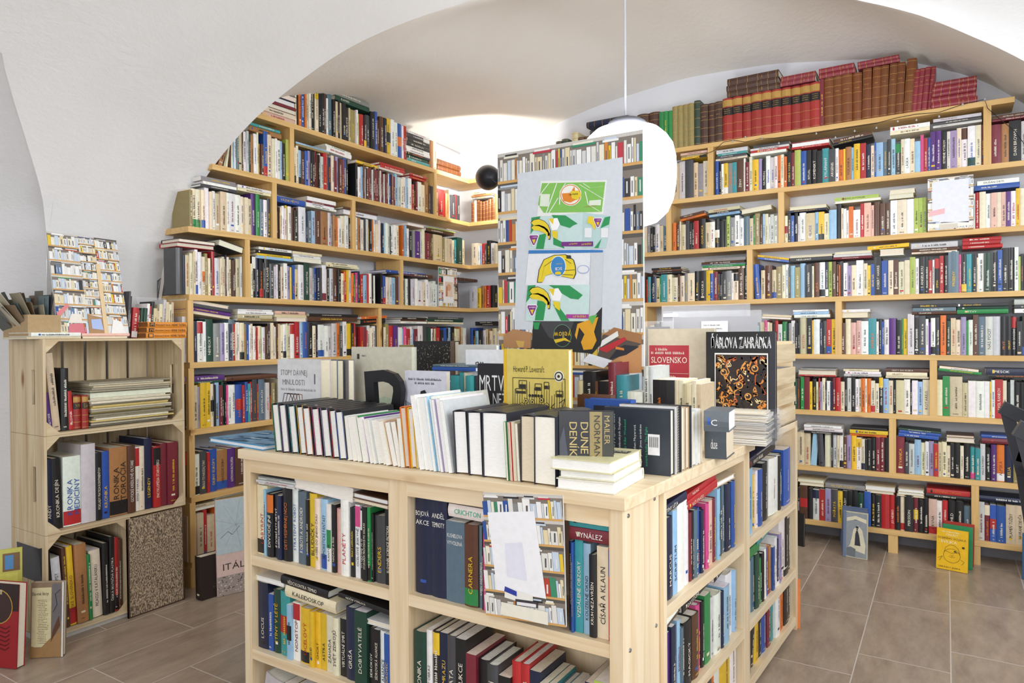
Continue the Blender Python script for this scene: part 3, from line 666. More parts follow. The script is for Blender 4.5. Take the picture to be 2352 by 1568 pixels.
BS(3, 1494, 1566, .175, 'k12 n12 k14'); BS(3, 1608, 1712, .182, 'c14 g12 u8 n14 z18')
B(3, 1732, 2352, 'b60h20/-4 e40 n70h19 eB40 q60h18 c30 w30 x20 s45h18=. q50h17 s50h19 k66h18 c20 n55h19=SLEPÁ wK55h19 vW30h19 l40h19 n35 n30 o14 k30h19=. w40h18 h35 c50 w70h19 c40 y30h16 b45 k60h20=ROBERT_HARRIS b70h18 c50h18 n50h18 c60h17 c50 l55h19 w35 k60h19=S_ANGELIKOU k35h19 r38 w20 kR50h18=EMMA r40 k45h19 u105h21=PRÍBEHY i25h19 kY50h19 a58h19 k40h19 c14 w60h19 d70h19 k60h19 b48h20 k60h21 k60h21 w40h21 l20 k30', h=18)
BS(3, 1738, 1812, .2, 'b12 y12', tilt=-10); BS(3, 1812, 1912, .2, 'x22=NEZLOMNÝ e14!'); BS(3, 1912, 2002, .2, 'm12 f14 c14!'); BS(3, 1992, 2088, .24, 'y20', tilt=2); BS(3, 2020, 2076, .205, 'w34!')
BS(3, 2092, 2204, .205, 'c10 n16 f28'); BS(3, 2208, 2304, .215, 'r18 r18 r18')
B(4, 1745, 1920, 'e40 i26 c20 e26 k25 r30 f40 g45 v20 z20 w34 k30 k20 e66h20=KOZON k50h20 y14 w60h19 v25 x35 rB50h19 y45h19', h=18)
BS(4, 1745, 1820, .19, 'e14! e12!', tilt=-4); BS(4, 1820, 1906, .2, 'w18 s16 w10')
B(4, 1930, 2400, 'n42 c46h19=. j52 j40 w64 a70h19=AMERIKA w20 k25 b25 w40 p60h19=. k50h18 g14 y40 f58h21 k40h19 x60h20 w25 p20 wK40 x45h19 o50h20 d40 e45 c45 h46h19 g20 w38 n50h20 u60h19 f66h19=NÁS_POCIT f68h19=. k52h19=PRVÝ k44h19=DRUHÝ kR44h19=DAVID_GOGGINS k50 kB55h19=POUSTKA k60h19 d30 k50', h=18)
BS(4, 1930, 2000, .195, 'e30! w16'); BS(4, 2094, 2198, .205, 'n16=CRANFORD u20 k18'); BS(4, 2194, 2318, .205, 'g22=MŔTVY d14 k16=BRANA_UČENÁ'); BS(4, 2330, 2400, .205, 'w20 x20 f26')
B(5, 1838, 2136, 'g26h18 m40h18 y20 k30 c14 r14 h14 c24 k10 w28 v16 m25h18 r35h18=POVIEDKY c30 k20 f30h18 k30h18=HOLÝ_JAK w25 c20 o28h18 w14 o30h18 cR30 c30 kY30h19 s40h18 c36 k20 e60 w45h18 k14 w44 s35h17 c55h18=ROTARIUS', h=17)
B(5, 2152, 2400, 'c40 g50h20 e90h20 e40h17 w55h18=. w60h18 w35h18 y14 w25 r56h19=PAVOL_RANKOV c28 k25h18 f28 kO42h18 kO30h18 k40 a30 w40 k30', h=18)
BS(5, 1832, 1920, .185, 'r8 e26! z10'); BS(5, 1935, 2025, .19, 'f12 w14 c12'); BS(5, 2032, 2134, .185, 'c10 c22=MOSTY n18=CESTY_DO_RUSKA'); BS(5, 2155, 2255, .21, 'g14 c12', tilt=-6); BS(5, 2262, 2400, .2, 'k14 v30=PIESOK')
B(6, 1830, 2042, 'e60h18 e50h18 s50h18/4 . 8' .replace('. 8', '.20')+' x50h18/-3 c55h18 k14 f36h18 c20 wK30h18 n30h17 h40h18 y42h18 wY40h17 cV30 k18 k35 k40 m36h18 m35h18 k40h18', h=17)
B(6, 2058, 2400, 'm58h19=ŠTVANICA x30 f40 s45h18 c30 w25 h35 r30 e25 c35 c25 k28 k40=KURT c25 k45h18 aI35 a35 f35h18=MALÉ_ROMÁNY k40 p40h18 oW55h18=ALPSKÁ v60h18=LELIA q42h18 rK55h18=ZOŠČENKO c30 k50 n40', h=17)
BS(6, 1846, 1935, .18, 'k12 w20 w14'); BS(6, 1950, 2040, .18, 'o14 y20 k14'); BS(6, 2062, 2164, .185, 'b18 b14 d10', tilt=-3); BS(6, 2172, 2244, .18, 'e24! n14!'); BS(6, 2252, 2400, .185, 'm26 b16')
B(7, 1830, 2230, 'k20 nR56h18=. k40h17 fV45 r46h17 h42 x50=MÁĎATÁ y36 k35=TEÓRIE_VRAŽDY k35=HRAČKÁR k40h18 d48 b50 k32 k45 r60h18=. r40h18=JO_NESBO k40 cR30 k66h19=PERSSON mY36 k40 k36h18 jR60h18=KRVNÁ w40 r40h18 k60h18=LEE_CHILD k60h18 u50h16', h=18)
B(7, 2246, 2400, 'f45h19 mC36h18 bR42h18 b62h18 e62h19=PLAMEŇ_TÚŽBY e60h19=HAVRANIE_DIEVČA k40 d50 a40', h=18)
BS(7, 1830, 1892, .185, 'e18! e20!'); BS(7, 1894, 1986, .185, 'z26=MLYNY_OSUDU'); BS(7, 1986, 2056, .18, 'e14! e26!'); BS(7, 2058, 2124, .18, 'c10! e14! c16!'); BS(7, 2126, 2232, .19, 'k18 r26=HENNING_ČÍŇAN'); BS(7, 2248, 2400, .2, 'v24')

# the stretches of the same shelves that other things hide from this viewpoint
_r = random.Random(77)
def filler(fn, i, x0, x1, px, z):
    n = len(BOOKS); t = ' '.join('%s%dh%d' % (_r.choice('wwcceekkxvbmnrguadtyosf'), _r.randint(6, 15), _r.randint(16, 20)) for _ in range(max(3, int((x1-x0)/px)))); fn(i, x0, x1, t)
    for b in BOOKS[n:]: b['filler'] = True
for i, a_, b_ in ((1, 1152, 1498), (2, 1142, 1448), (3, 1147, 1480), (4, 1152, 1474), (4, 1490, 1612), (4, 1628, 1742), (5, 1090, 1490), (5, 1510, 1836), (6, 1100, 1828), (7, 1110, 1710), (7, 1732, 1828), (1, 2402, 2560), (2, 2402, 2560), (3, 2354, 2560), (4, 2402, 2560), (5, 2402, 2560), (6, 2402, 2560), (7, 2402, 2500)): filler(B, i, a_, b_, 9, 0)
for i, a_, b_ in ((5, 650, 1066), (6, 577, 1066), (7, 575, 1066)): filler(L, i, a_, b_, 10, 0)
# ---------------------------------------------------------------- books in the island
def F_(nm, x0, x1, z, t, **k): return row(nm, PF, x0, x1, z, t, **k)
fl1, fl2, fl3 = "island front, left bay, upper shelf", "island front, left bay, middle shelf", "island front, left bay, bottom shelf"
fr1, fr2 = "island front, right bay, upper shelf", "island front, right bay, middle shelf"
F_(fl1, 577, 600, IS1, 'cK46h21=LABYRINT', h=19, D=16)
F_(fl1, 596, 884, IS1, 's15h20 kO45h19=DIVODĚJNÍ k35h19=JE_DOBRÉ_BÝT_MRTVÝ v30h19 k55h22=DETI_VESMÍRNEJ_NOCI w42h22=STRATENÝ_ROBOT u58h21=ROBOTI_A_ANDROIDI k22h19 y52h21=BLUDIČKY c32h20=DVEŘE_DO_JINÉHO_ČASU sB48h20=HUMORISTICKÉ_FANTASY wG30h19=KANTOR k26h19=NADACE_A_ŘÍŠE j42h18 w55h21=PLANÉTY k34h19 wI34h20=OCELOVÉ_JESKYNĚ kW28h19=TO_NEJLEPŠÍ_ZE_SF k32h20=STOPAŘŮV_PRŮVODCE_PO_GALAXII gK22h20 k14 x72h18=ENDERS k40h20=SLOVNÍK_SCIENCE_FICTION', h=19, D=14)
stack(fl1+', lying', PF, 580, 668, IS1+.215, 'w6 f8 f6 z5', D=15); stack(fl1+', lying', PF, 662, 800, IS1+.205, 'w40!', D=17, tilt=-4)
stack(fl1+', lying', PF, 800, 885, IS1+.205, 'c8! n16!', D=16, tilt=-3)
F_(fl2, 579, 888, IS2, 'v64h20=LOCUS b34h17 d44h19=STÍNY_V_LÉTĚ aR62h19 sK30h16 wR45h17=NONSTOP yK70h16=OCELOVÝ y30h16=OSUD y34h16=CHORÝ y40h16=ASTRA c40h16=ZÁHADA c44h16=SVĚT_ZDROJŮ k44h16=VIRTUÁLNÍ_SMRT v66h20=GRIŠA d80h20=DOBYVATELÉ k36h16=SIDROKOV k40h16=SÍDROVSKÁ_ALIANCE w42h16=ALIANCE b36h16=SÍDROVEC', h=18, D=14)
stack(fl2+', lying', PF, 566, 640, IS2+.205, 'w16!', D=16); stack(fl2+', lying', PF, 646, 762, IS2+.172, 'c34=KALEIDOSKOP', tilt=-3, D=14); stack(fl2+', lying', PF, 636, 744, IS2+.208, 'k24=VĚDCI_KONTRA_TEMNO', tilt=-3, D=13)
stack(fl2+', lying', PF, 765, 886, IS2+.207, 'k14=NOČNÍ_VÝPRAVA', tilt=-4, D=13); stack(fl2+', lying', PF, 830, 886, IS2+.17, 'w14!', D=12)
F_(fl3, 581, 890, IS2-(IS1-IS2), 'f60h21/12 k22h21/12 y30h20/12 u24h20/12 b20h20/12 k30h19/12 c25 w30 b30 k40 r30 w30 k40 x30', h=20, D=14)
F_(fr1, 940, 1116, IS1, 'v120h25=BOJOVÁ_AKCE v115h25=ANDĚL_TEMNOTY u138h20=KUSHIELOVA_VYVOLENÁ nG100h20=CARNERA u34h20=KMEN_ANDROMEDA k10h20 i44h20=POŘÁDAČ_MRTVÝCH', h=22, D=16)
for b_, t_ in zip(BOOKS[-7:-4], ('BOJOVÁ|AKCE', 'ANDĚL|TEMNOTY', 'KUSHIELOVA|VYVOLENÁ')): b_['title'] = t_; b_['across'] = True; b_['tc'] = 'w'
F_(fr1, 1297, 1402, IS1, 'v28h20 b20h20 a66h21=VZDÁLENÉ_OBZORY s60h20=KOUZELNÉ_OKNO k56h18=KRUH_NEZAVRŠEN c98h20=CÍSAŘ_A_KLAUN rB40h20', h=20, D=15)
stack(fr1+', lying', PF, 1020, 1118, IS1+.210, 'w32=CRICHTON', tilt=-1, D=16); BOOKS[-1]['tc'] = lin('#19B08C')
stack(fr1+', lying', PF, 1297, 1402, IS1+.207, 'm28=VYNÁLEZ a34=LABYRINT_VRAŽEDNÁ_LÉČBA', D=15)
F_(fr2, 941, 1404, IS2, 'd85h19=KRONIKA w36h20=TEMNÝ_OBRAZ kY44h20 v55h20=BOD_MRAZU x60h20=ODPLATA k70h20=DESTRUKCE m68h17=DAVID k75h16 x72h16=VZKŘÍŠENÍ k82h14 r60h18=PLAMEN r58h18=BRÁNOU_Z_HOR v75h17=VLÁDCI v50h15 a42h15 u46h14 s50h14 w50h14 f60h14 v62h18=. l140h19=.', h=18, D=14)
SP = ["island side, near bay, upper shelf", "island side, near bay, middle shelf", "island side, near bay, bottom shelf", "island side, far bay, upper shelf", "island side, far bay, middle shelf", "island side, far bay, bottom shelf"]
def S_(i, x0, x1, t, **k):
    z = (SS1, SS2, .05)[i % 3]; return row(SP[i], PS, x0, x1, z, t, **k)
S_(0, 1530, 1702, 'k17h20=ZÁRUKA r17h20=AMANDA v43h20=MARCUS s27h21=SCRIPTUM w40h22 w34h22=. m14h18 k12h18 u22h18 b14h18=KRUTÝ v16h17 k14h17 i20h18 j26h18 m22h18 s18 k22 u16 v30h20 b22h20', h=20, D=15)
stack(SP[0]+', lying', PS, 1530, 1590, SS1+.207, 'v22=STÍNY_LÉTA', tilt=5, D=15); stack(SP[0]+', lying', PS, 1590, 1662, SS1+.186, 'r20=VLČÍ_STRÁŽCI r10 r16=TIGRÍ_MUŽ', tilt=5, D=14)
stack(SP[0]+', lying', PS, 1652, 1702, SS1+.206, 'e16!', D=12)
S_(1, 1530, 1705, 'u15h16 b14h16 p50h18 v26h19 k16 s20h19 u16 k54h17=MAGICKÝ n42h17 i26h18 k18 g36h19 f20h17 w40h17 v14 s36h17 w40h19 s10h19', h=18, D=15)
stack(SP[1]+', lying', PS, 1531, 1575, SS2+.195, 'n26!', tilt=10, D=13); stack(SP[1]+', lying', PS, 1580, 1640, SS2+.2, 'k24=DAYSTONE', tilt=6, D=13); stack(SP[1]+', lying', PS, 1652, 1702, SS2+.21, 'k20=TRAIN', tilt=9, D=10)
S_(2, 1600, 1705, 'e40h14 k20 x30h16 o14h15 w26h14 yK30h17 w30', h=16, D=14)
S_(3, 1727, 1826, 's36h21 r12 y14h18 w14h19 b22h19 w14 k32h20 w60h20/2 k12 k20h20 b42h21', h=19, D=15)
stack(SP[3]+', lying', PS, 1727, 1790, SS1+.212, 'k26=KRUTÝ_ĎÁBEL v8', tilt=4, D=13)
S_(4, 1727, 1834, 'w20h17 s30h17 u26h18 d34h18=OHNIVÁ g20 k22 w16 b14h17 o18h17 t16 b18 w20h18 v16 h20h18 w50h22 k22h21 k24h20 s16', h=17, D=15)
stack(SP[4]+', lying', PS, 1728, 1756, SS2+.185, 'g30', D=10); stack(SP[4]+', lying', PS, 1750, 1792, SS2+.2, 'a36', tilt=6, D=11)
S_(5, 1727, 1828, 'x26h15 k36h17/10 y34h19 k20 b30h18 m24h20 a26h20 w30h20 o30h19 k30h21 k16', h=18, D=15)
# ---------------------------------------------------------------- covers with pictures, boards with prints
class Face:
    """a flat printed face: q(u, v) with u to the viewer's right and v up, both 0..1"""
    def __init__(s, mb, p00, p10, p01, m=0, lift=.0005): 
        s.mb = mb; s.o = V(p00); s.x = V(p10)-s.o; s.y = V(p01)-s.o; s.n = s.x.cross(s.y).normalized(); s.m = m; s.k = lift
        if s.n.dot(CAM-s.o) < 0: s.n = -s.n
    def q(s, u, v, L=1): return s.o+s.x*u+s.y*v+s.n*(s.k*L)
    def poly(s, pts, c, L=1): s.mb.face([s.q(u, v, L) for u, v in pts], lin(c) if isinstance(c, str) else c, s.m)
    def rect(s, u0, v0, u1, v1, c, L=1): s.poly([(u0, v0), (u1, v0), (u1, v1), (u0, v1)], c, L)
    def disc(s, u, v, r, c, L=1, n=20, asp=None):
        a = asp or s.x.length/s.y.length; s.poly([(u+r*math.cos(6.2832*i/n), v+r*a*math.sin(6.2832*i/n)) for i in range(n)], c, L)
    def text(s, t, u, v, w, h, c, L=2, up=False):
        c = lin(c) if isinstance(c, str) else c; ex, ey = s.x.normalized(), s.y.normalized()
        if up: text(s.mb, t, s.q(u, v, L), -ex, -ey, w*s.x.length, h*s.y.length, c, s.m)
        else: text(s.mb, t, s.q(u, v, L), ex, ey, w*s.x.length, h*s.y.length, c, s.m)
    def vtext(s, t, u, v, w, h, c, L=2, down=False):   # runs up (or down) the face; w = run along v, h = letter height along u
        c = lin(c) if isinstance(c, str) else c; ex, ey = s.x.normalized(), s.y.normalized()
        if down: text(s.mb, t, s.q(u, v, L), -ey, ex, w*s.y.length, h*s.x.length, c, s.m)
        else: text(s.mb, t, s.q(u, v, L), ey, -ex, w*s.y.length, h*s.x.length, c, s.m)
    def scrib(s, u, v, w, h, c, seed=1, L=2):
        scribble(s.mb, s.q(u, v, L), s.x.normalized(), s.y.normalized(), w*s.x.length, h*s.y.length, lin(c) if isinstance(c, str) else c, random.Random(seed), s.m)
    def line(s, pts, w, c, L=2):
        a = s.x.length/s.y.length
        for (u0, v0), (u1, v1) in zip(pts, pts[1:]):
            du, dv = u1-u0, (v1-v0)/a; l = math.hypot(du, dv) or 1; nu, nv = -dv/l*w/2, du/l*w/2*a
            s.poly([(u0+nu, v0+nv), (u1+nu, v1+nv), (u1-nu, v1-nv), (u0-nu, v0-nv)], c, L)
LIGHTB = ['#F4F4F2', '#F4F4F2', '#EFEFEA', '#E6E4DC', '#F0EAD6', '#D8D8D8', '#C9D8E8', '#E8D9B0', '#3A3A3C', '#26262A', '#B9432E', '#2F55A0', '#E8C63A', '#3E8F6B', '#D98A3A', '#C23B4A', '#8E8E90', '#6A86A8']
def shelf_print(F, rows, seed, u0=0, u1=1, v0=0, v1=1, lean=0, n=26, L=1, pale=0):
    """a photograph of packed bookshelves printed on a board"""
    r = random.Random(seed); F.rect(u0, v0, u1, v1, '#857C72', L)
    hh = (v1-v0)/rows
    for i in range(rows):
        b = v0+i*hh; F.rect(u0, b, u1, b+hh*.09, '#D9A864', L+1); F.rect(u0, b+hh*.88, u1, b+hh, '#5B5650' if r.random() < .5 else '#CFCBC4', L+1)
        u = u0
        while u < u1-.004:
            w = min((u1-u0)/n*r.uniform(.35, 1.6), u1-u); h = hh*r.uniform(.52, .76)
            c = r.choice(LIGHTB[:8] if r.random() < .45+pale else LIGHTB); sl = min(lean*h, max(0, u1-u-w))
            F.poly([(u, b+hh*.09), (u+w, b+hh*.09), (u+w+sl, b+hh*.09+h), (u+sl, b+hh*.09+h)], c, L+2)
            if r.random() < .5: F.rect(u+w*.35, b+hh*.2, u+w*.6, b+hh*.55, '#55555A' if c[1] in 'FED' else '#E8E8E8', L+3)
            u += w+(u1-u0)*.004
        u = u0+r.uniform(0, .1)
        while u < u1-.15:
            w = r.uniform(.1, .2); F.rect(u, b+hh*.80, u+w, b+hh*.87, r.choice(LIGHTB), L+3); F.rect(u+.01, b+hh*.87, u+w*.9, b+hh*.93, r.choice(LIGHTB[:10]), L+3); u += w+r.uniform(.02, .2)
def board(name, p00, p10, p01, th, label, cat, mat_=None):
    """a stiff board: front face given by three corners, thickness th away from the viewer; returns (root, face painter, finish)"""
    p00, p10, p01 = V(p00), V(p10), V(p01); x, y = p10-p00, p01-p00; n = x.cross(y).normalized()
    if n.dot(CAM-p00) > 0: n = -n
    mb = MB(); mb.box(p00, x, y, n*th, lin('#EDEDEA')); F = Face(mb, p00, p10, p01)
    e = empty(name, p00, label, cat)
    return e, F, lambda: mb.build('board', mat_ or M_PRINT, e)
# tall board with the banana-box picture, standing on the island
YP = 2.15
def XP(px, py): return on(px, py, (0, YP, 0), (0, 1, 0))
a, b = XP(1143, 352), XP(1476, 300)
p00 = V((a.x, YP, IZ+.001)); p10 = V((b.x, YP, IZ+.001)); zt = (a.z+b.z)/2
e, F, fin = board('photo_board', p00, p10, (a.x, YP, zt), .01, 'tall photo board of crammed bookshelves behind a stack of printed banana boxes', 'board')
shelf_print(F, 9, 5, n=46, pale=-.12)
def UV(px, py): p = XP(px, py); return ((p.x-p00.x)/(p10.x-p00.x), (p.z-IZ)/(zt-IZ))
def PP(pts, c, L): F.poly([UV(*q) for q in pts], c, L)
def PT(t, x, y, w, h, c, L=12):       # upside-down lettering, (x, y) = lower right corner of the run as seen
    u, v = UV(x, y); u2, v2 = UV(x-w, y+h); F.text(t, u, v, u-u2, v-v2, c, L, up=True)
def ring(cx, cy, rx, ry, c, L, n=22): PP([(cx+rx*math.cos(6.283*i/n), cy+ry*math.sin(6.283*i/n)) for i in range(n)], c, L)
PP([(1190, 399), (1431, 361), (1429, 757), (1183, 757)], '#D9DFE6', 5)
PP([(1243, 416), (1395, 414), (1386, 492), (1235, 497)], '#F1F3EE', 6); PP([(1246, 421), (1391, 418), (1383, 487), (1250, 489), (1237, 470)], '#86C65C', 7)
for q in ([(1262, 421), (1240, 450)], [(1280, 421), (1256, 489)], [(1300, 421), (1288, 440), (1286, 470)], [(1332, 424), (1388, 458)], [(1340, 421), (1356, 432), (1388, 428)], [(1345, 440), (1352, 470), (1380, 487)], [(1283, 455), (1262, 489)]):
    for (xa, ya), (xb, yb) in zip(q, q[1:]): PP([(xa-1, ya), (xa+1.2, ya), (xb+1.2, yb), (xb-1, yb)], '#F1F6EA', 8)
PP([(1243, 446), (1265, 446), (1262, 475), (1241, 474)], '#E6F0DE', 9); PP([(1355, 461), (1382, 459), (1381, 472), (1354, 472)], '#E6F0DE', 9)
ring(1312, 448, 25, 25, '#FFFFFF', 9); ring(1312, 448, 23.5, 23.5, '#E88A2A', 10); ring(1312, 448, 21.5, 21.5, '#F8F6EE', 11)
PP([(1292, 445), (1318, 443), (1328, 458), (1312, 466), (1296, 462)], '#E88A2A', 12); PP([(1312, 440), (1330, 438), (1338, 448), (1328, 460), (1315, 456)], '#EBD02A', 13); PP([(1315, 438), (1321, 429), (1323, 441)], '#E88A2A', 12)
PT('Bellarillo', 1329, 444, 38, 9, '#222222', 15); PT('PREMIUM BANANAS', 1344, 477, 70, 6, '#D0602A')
def badge(x, y, k=1): 
    PP([(x-11*k, y-12*k), (x+10*k, y-13*k), (x+12*k, y-9*k), (x+3*k, y+13*k), (x-3*k, y+13*k), (x-12*k, y-8*k)], '#FFFFFF', 12); PP([(x-9*k, y-11*k), (x+9*k, y-11*k), (x+10*k, y-8*k), (x+2*k, y+11*k), (x-2*k, y+11*k), (x-10*k, y-7*k)], '#8A3A8E', 13)
    PT('belbana', x+8*k, y-8*k, 16*k, 4*k, '#FFFFFF', 15); PP([(x-4*k, y-1*k), (x+4*k, y-2*k), (x+1*k, y+9*k)], '#EBD02A', 14)
def bananas(x, y, k=1):
    for dy in (0, 16):
        q = [(0, 4), (6, -2), (18, -4), (30, 1), (38, 9), (43, 22), (42, 34), (38, 34), (38, 27), (30, 18), (18, 12), (6, 11)]
        for w, c, L in ((1.8, '#4A3060', 10), (0, '#EFD52E', 11)):
            cx, cy = 22, 12; PP([(x+k*(a_+(a_-cx)*w*.04), y+k*(b_*(1-.15*(dy > 0))+(b_-cy)*w*.05+dy*.75)) for a_, b_ in q], c, L)
def palm(pts, L=8):
    PP(pts, '#2F9A58', L)
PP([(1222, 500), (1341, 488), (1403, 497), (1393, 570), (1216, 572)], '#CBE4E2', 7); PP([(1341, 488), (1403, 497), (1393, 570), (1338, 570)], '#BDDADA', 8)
palm([(1222, 500), (1243, 497), (1232, 520), (1220, 538)]); palm([(1268, 494), (1300, 495), (1328, 514), (1318, 518), (1310, 524), (1290, 518), (1275, 505)]); palm([(1240, 540), (1256, 536), (1250, 572), (1232, 572)]); palm([(1272, 545), (1292, 556), (1298, 571), (1272, 562)]); palm([(1390, 500), (1403, 497), (1400, 516), (1380, 525)], 9); palm([(1383, 548), (1376, 570), (1366, 570)], 9)
bananas(1222, 508); PP([(1262, 503), (1282, 501), (1288, 515), (1282, 528), (1270, 530)], '#FFFFFF', 12); PP([(1262, 503), (1274, 502), (1272, 516)], '#EFD52E', 13); PP([(1269, 530), (1283, 532), (1281, 550), (1272, 545)], '#EFD52E', 13)
badge(1228, 552); badge(1375, 512, .9); PP([(1353, 497), (1364, 498), (1370, 512), (1367, 530), (1360, 516), (1350, 512)], '#EFD52E', 11)
PP([(1292, 556), (1364, 555), (1364, 566), (1291, 566)], '#7A2E86', 12); PT('PREMIUM', 1328, 558, 31, 6, '#EBD02A', 14); PT('PREMIUM', 1360, 558, 22, 6, '#EBD02A', 14)
for x in (1344, 1382): PP([(x, 524), (x+17, 524), (x+16, 546), (x, 546)], '#EDEFF2', 10)
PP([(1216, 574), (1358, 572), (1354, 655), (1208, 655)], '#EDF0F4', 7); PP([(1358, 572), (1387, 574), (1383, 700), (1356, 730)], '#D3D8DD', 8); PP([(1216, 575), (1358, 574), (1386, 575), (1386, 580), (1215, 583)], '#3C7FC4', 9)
for w, c, L in ((1.05, '#40403A', 10), (1, '#EFD52E', 11)):
    q = [(1237, 648), (1241, 620), (1252, 597), (1275, 587), (1300, 586), (1318, 598), (1322, 612), (1323, 628), (1318, 640), (1290, 634), (1270, 628), (1254, 634), (1248, 648)]
    PP([(1283+(x-1283)*w, 618+(y-618)*w) for x, y in q], c, L)
for q in (((1246, 640), (1252, 612), (1272, 598)), ((1300, 596), (1314, 606)), ((1290, 622), (1322, 620)), ((1284, 630), (1318, 632))):
    for (xa, ya), (xb, yb) in zip(q, q[1:]): PP([(xa, ya-.7), (xb, yb-.7), (xb, yb+.7), (xa, ya+.7)], '#55502A', 12)
PP([(1302, 586), (1313, 587), (1314, 595), (1303, 594)], '#3A3A30', 12)
ring(1284, 612, 18, 24, '#FFFFFF', 12); ring(1284, 612, 16.5, 22.5, '#3C8ACB', 13); PT('SCB', 1293, 614, 19, 8, '#FFFFFF', 15); PT('Premium', 1293, 605, 19, 4, '#EBD02A', 15); PP([(1277, 627), (1280, 624), (1288, 624), (1291, 627), (1290, 631), (1278, 631)], '#EBD02A', 14)
ring(1341, 619, 14, 10, '#AEBBE0', 10); ring(1341, 619, 12, 8, '#EDF0F4', 11)
PP([(1214, 655), (1357, 654), (1353, 738), (1208, 737)], '#CFE8E4', 9); palm([(1214, 656), (1232, 655), (1222, 680), (1210, 695)], 10); palm([(1262, 655), (1310, 656), (1340, 678), (1330, 688), (1312, 686), (1288, 672)], 10); palm([(1236, 690), (1256, 694), (1250, 736), (1230, 736)], 10); palm([(1282, 700), (1310, 737), (1290, 737), (1272, 700)], 10)
bananas(1218, 664, 1.08); PP([(1262, 664), (1284, 662), (1293, 676), (1288, 692), (1270, 690)], '#FFFFFF', 12); PP([(1262, 664), (1276, 663), (1273, 680)], '#EFD52E', 13); PP([(1272, 692), (1288, 694), (1288, 714), (1276, 706)], '#EFD52E', 13); badge(1224, 713, 1.05)
PP([(1302, 722), (1354, 722), (1353, 732), (1302, 731)], '#B0429E', 12); PT('PREMIUM', 1347, 724, 39, 6, '#EBD02A', 14)
PP([(1226, 738), (1356, 738), (1384, 705), (1382, 790), (1362, 812), (1222, 800)], '#2B2B2D', 7); PP([(1240, 738), (1320, 738), (1300, 790), (1262, 775)], '#47474A', 8)
ring(1293, 771, 21, 26, '#6FB088', 9); ring(1293, 771, 20, 25, '#2B2B2D', 10); PT('yellow', 1313, 762, 39, 15, '#EBC62E', 14); PP([(1274, 780), (1300, 776), (1314, 786), (1298, 782), (1278, 788)], '#EBC62E', 12)
PP([(1345, 738), (1376, 728), (1366, 762), (1372, 782), (1362, 802), (1342, 804), (1336, 786), (1344, 768), (1332, 752), (1326, 780), (1322, 770), (1328, 744)], '#E8A82A', 11); PP([(1352, 728), (1374, 722), (1362, 746)], '#68B85C', 12); palm([(1226, 740), (1242, 740), (1238, 757), (1228, 756)], 9)
PP([(1158, 770), (1180, 756), (1222, 764), (1220, 800), (1157, 798)], '#B98A5E', 8); PP([(1186, 782), (1206, 784), (1204, 797), (1192, 798)], '#D8B060', 9)
PP([(1385, 770), (1412, 752), (1475, 768), (1475, 800), (1405, 848), (1372, 825)], '#5C5148', 8); PP([(1388, 768), (1412, 752), (1475, 768), (1475, 790)], '#A8764C', 9); PP([(1475, 790), (1475, 860), (1398, 860), (1405, 830)], '#CD9660', 9); PP([(1375, 802), (1436, 774), (1441, 781), (1395, 810)], '#C23038', 10); PP([(1384, 782), (1420, 760), (1422, 772), (1380, 798)], '#F0F0EC', 10); PP([(1420, 800), (1436, 792), (1470, 796), (1440, 815), (1400, 826)], '#2A2C36', 10); PP([(1416, 796), (1435, 800), (1435, 805), (1415, 802)], '#E08A34', 11)
PP([(1338, 830), (1355, 812), (1408, 828), (1388, 846)], '#EEF0F6', 10); PP([(1440, 858), (1476, 856), (1476, 905), (1440, 905)], '#EEF1F5', 10)
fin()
# board lying in the island front, photo of shelves round a blank sheet
def YZ(px, py, x): return on(px, py, (x, 0, 0), (1, 0, 0))
def XY(px, py, y): return on(px, py, (0, y, 0), (0, 1, 0))
pa, pb, pc = XY(1117, 1412, CY-.014), XY(1303, 1455, CY-.03), XY(1110, 1130, CY-.014)
pb.z = pa.z-.002; pc = V((pc.x, pc.y, pc.z))
e, F, fin = board('photo_board', pa, (XY(1300, 1440, CY-.014)), pc, .005, 'print of bookshelves around a blank white sheet, propped on the island front', 'board')
shelf_print(F, 5, 11, n=17, lean=-.12, pale=.2)
F.poly([(.16, .22), (.78, .20), (.66, .87), (.06, .84)], '#F7F7FB', 6); F.poly([(.30, .34), (.55, .32), (.5, .62), (.28, .6)], '#E6E8F6', 7)
F.poly([(.26, .17), (.62, .13), (.62, .21), (.27, .26)], '#F2F0E8', 8); F.poly([(.26, .22), (.42, .19), (.42, .23), (.27, .26)], '#2F3FA0', 9); F.poly([(.2, .03), (.8, .0), (.8, .10), (.22, .13)], '#F0ECDC', 8); F.rect(.40, .12, .68, .17, '#3A3A40', 9); F.rect(.42, .125, .66, .15, '#ECECEC', 10)
fin()
# board on top of the crates
CT = 1.149
e, F, fin = board('photo_board', YZ(134, 768, -2.90), YZ(297, 771, -2.90), YZ(106, 531, -3.03), .005, 'tilted print of a narrow bookshelf aisle standing on the crate stack', 'board')
shelf_print(F, 7, 23, 0, .42, 0, 1, n=13, lean=.05, pale=.25); shelf_print(F, 9, 24, .42, .66, .2, 1, n=10, pale=.25); shelf_print(F, 8, 25, .66, 1, .1, 1, n=12, lean=-.06, pale=.2)
F.rect(.63, .0, .69, .72, '#E9CDA0', 9); F.poly([(.42, 0), (.68, 0), (.66, .17), (.42, .2)], '#B08A60', 8); F.poly([(.46, .06), (.62, .05), (.6, .16), (.46, .15)], '#AFC4F0', 10); F.poly([(.12, 0), (.36, 0), (.34, .11), (.16, .1)], '#D87A84', 9); F.poly([(.14, .11), (.34, .11), (.32, .2), (.2, .2)], '#F0E8DC', 9); F.poly([(.72, 0), (.96, 0), (.9, .14), (.78, .16)], '#F4F2EE', 9)
F.poly([(.0, .2), (.16, .3), (.18, .27), (.02, .15)], '#E48A8A', 10)
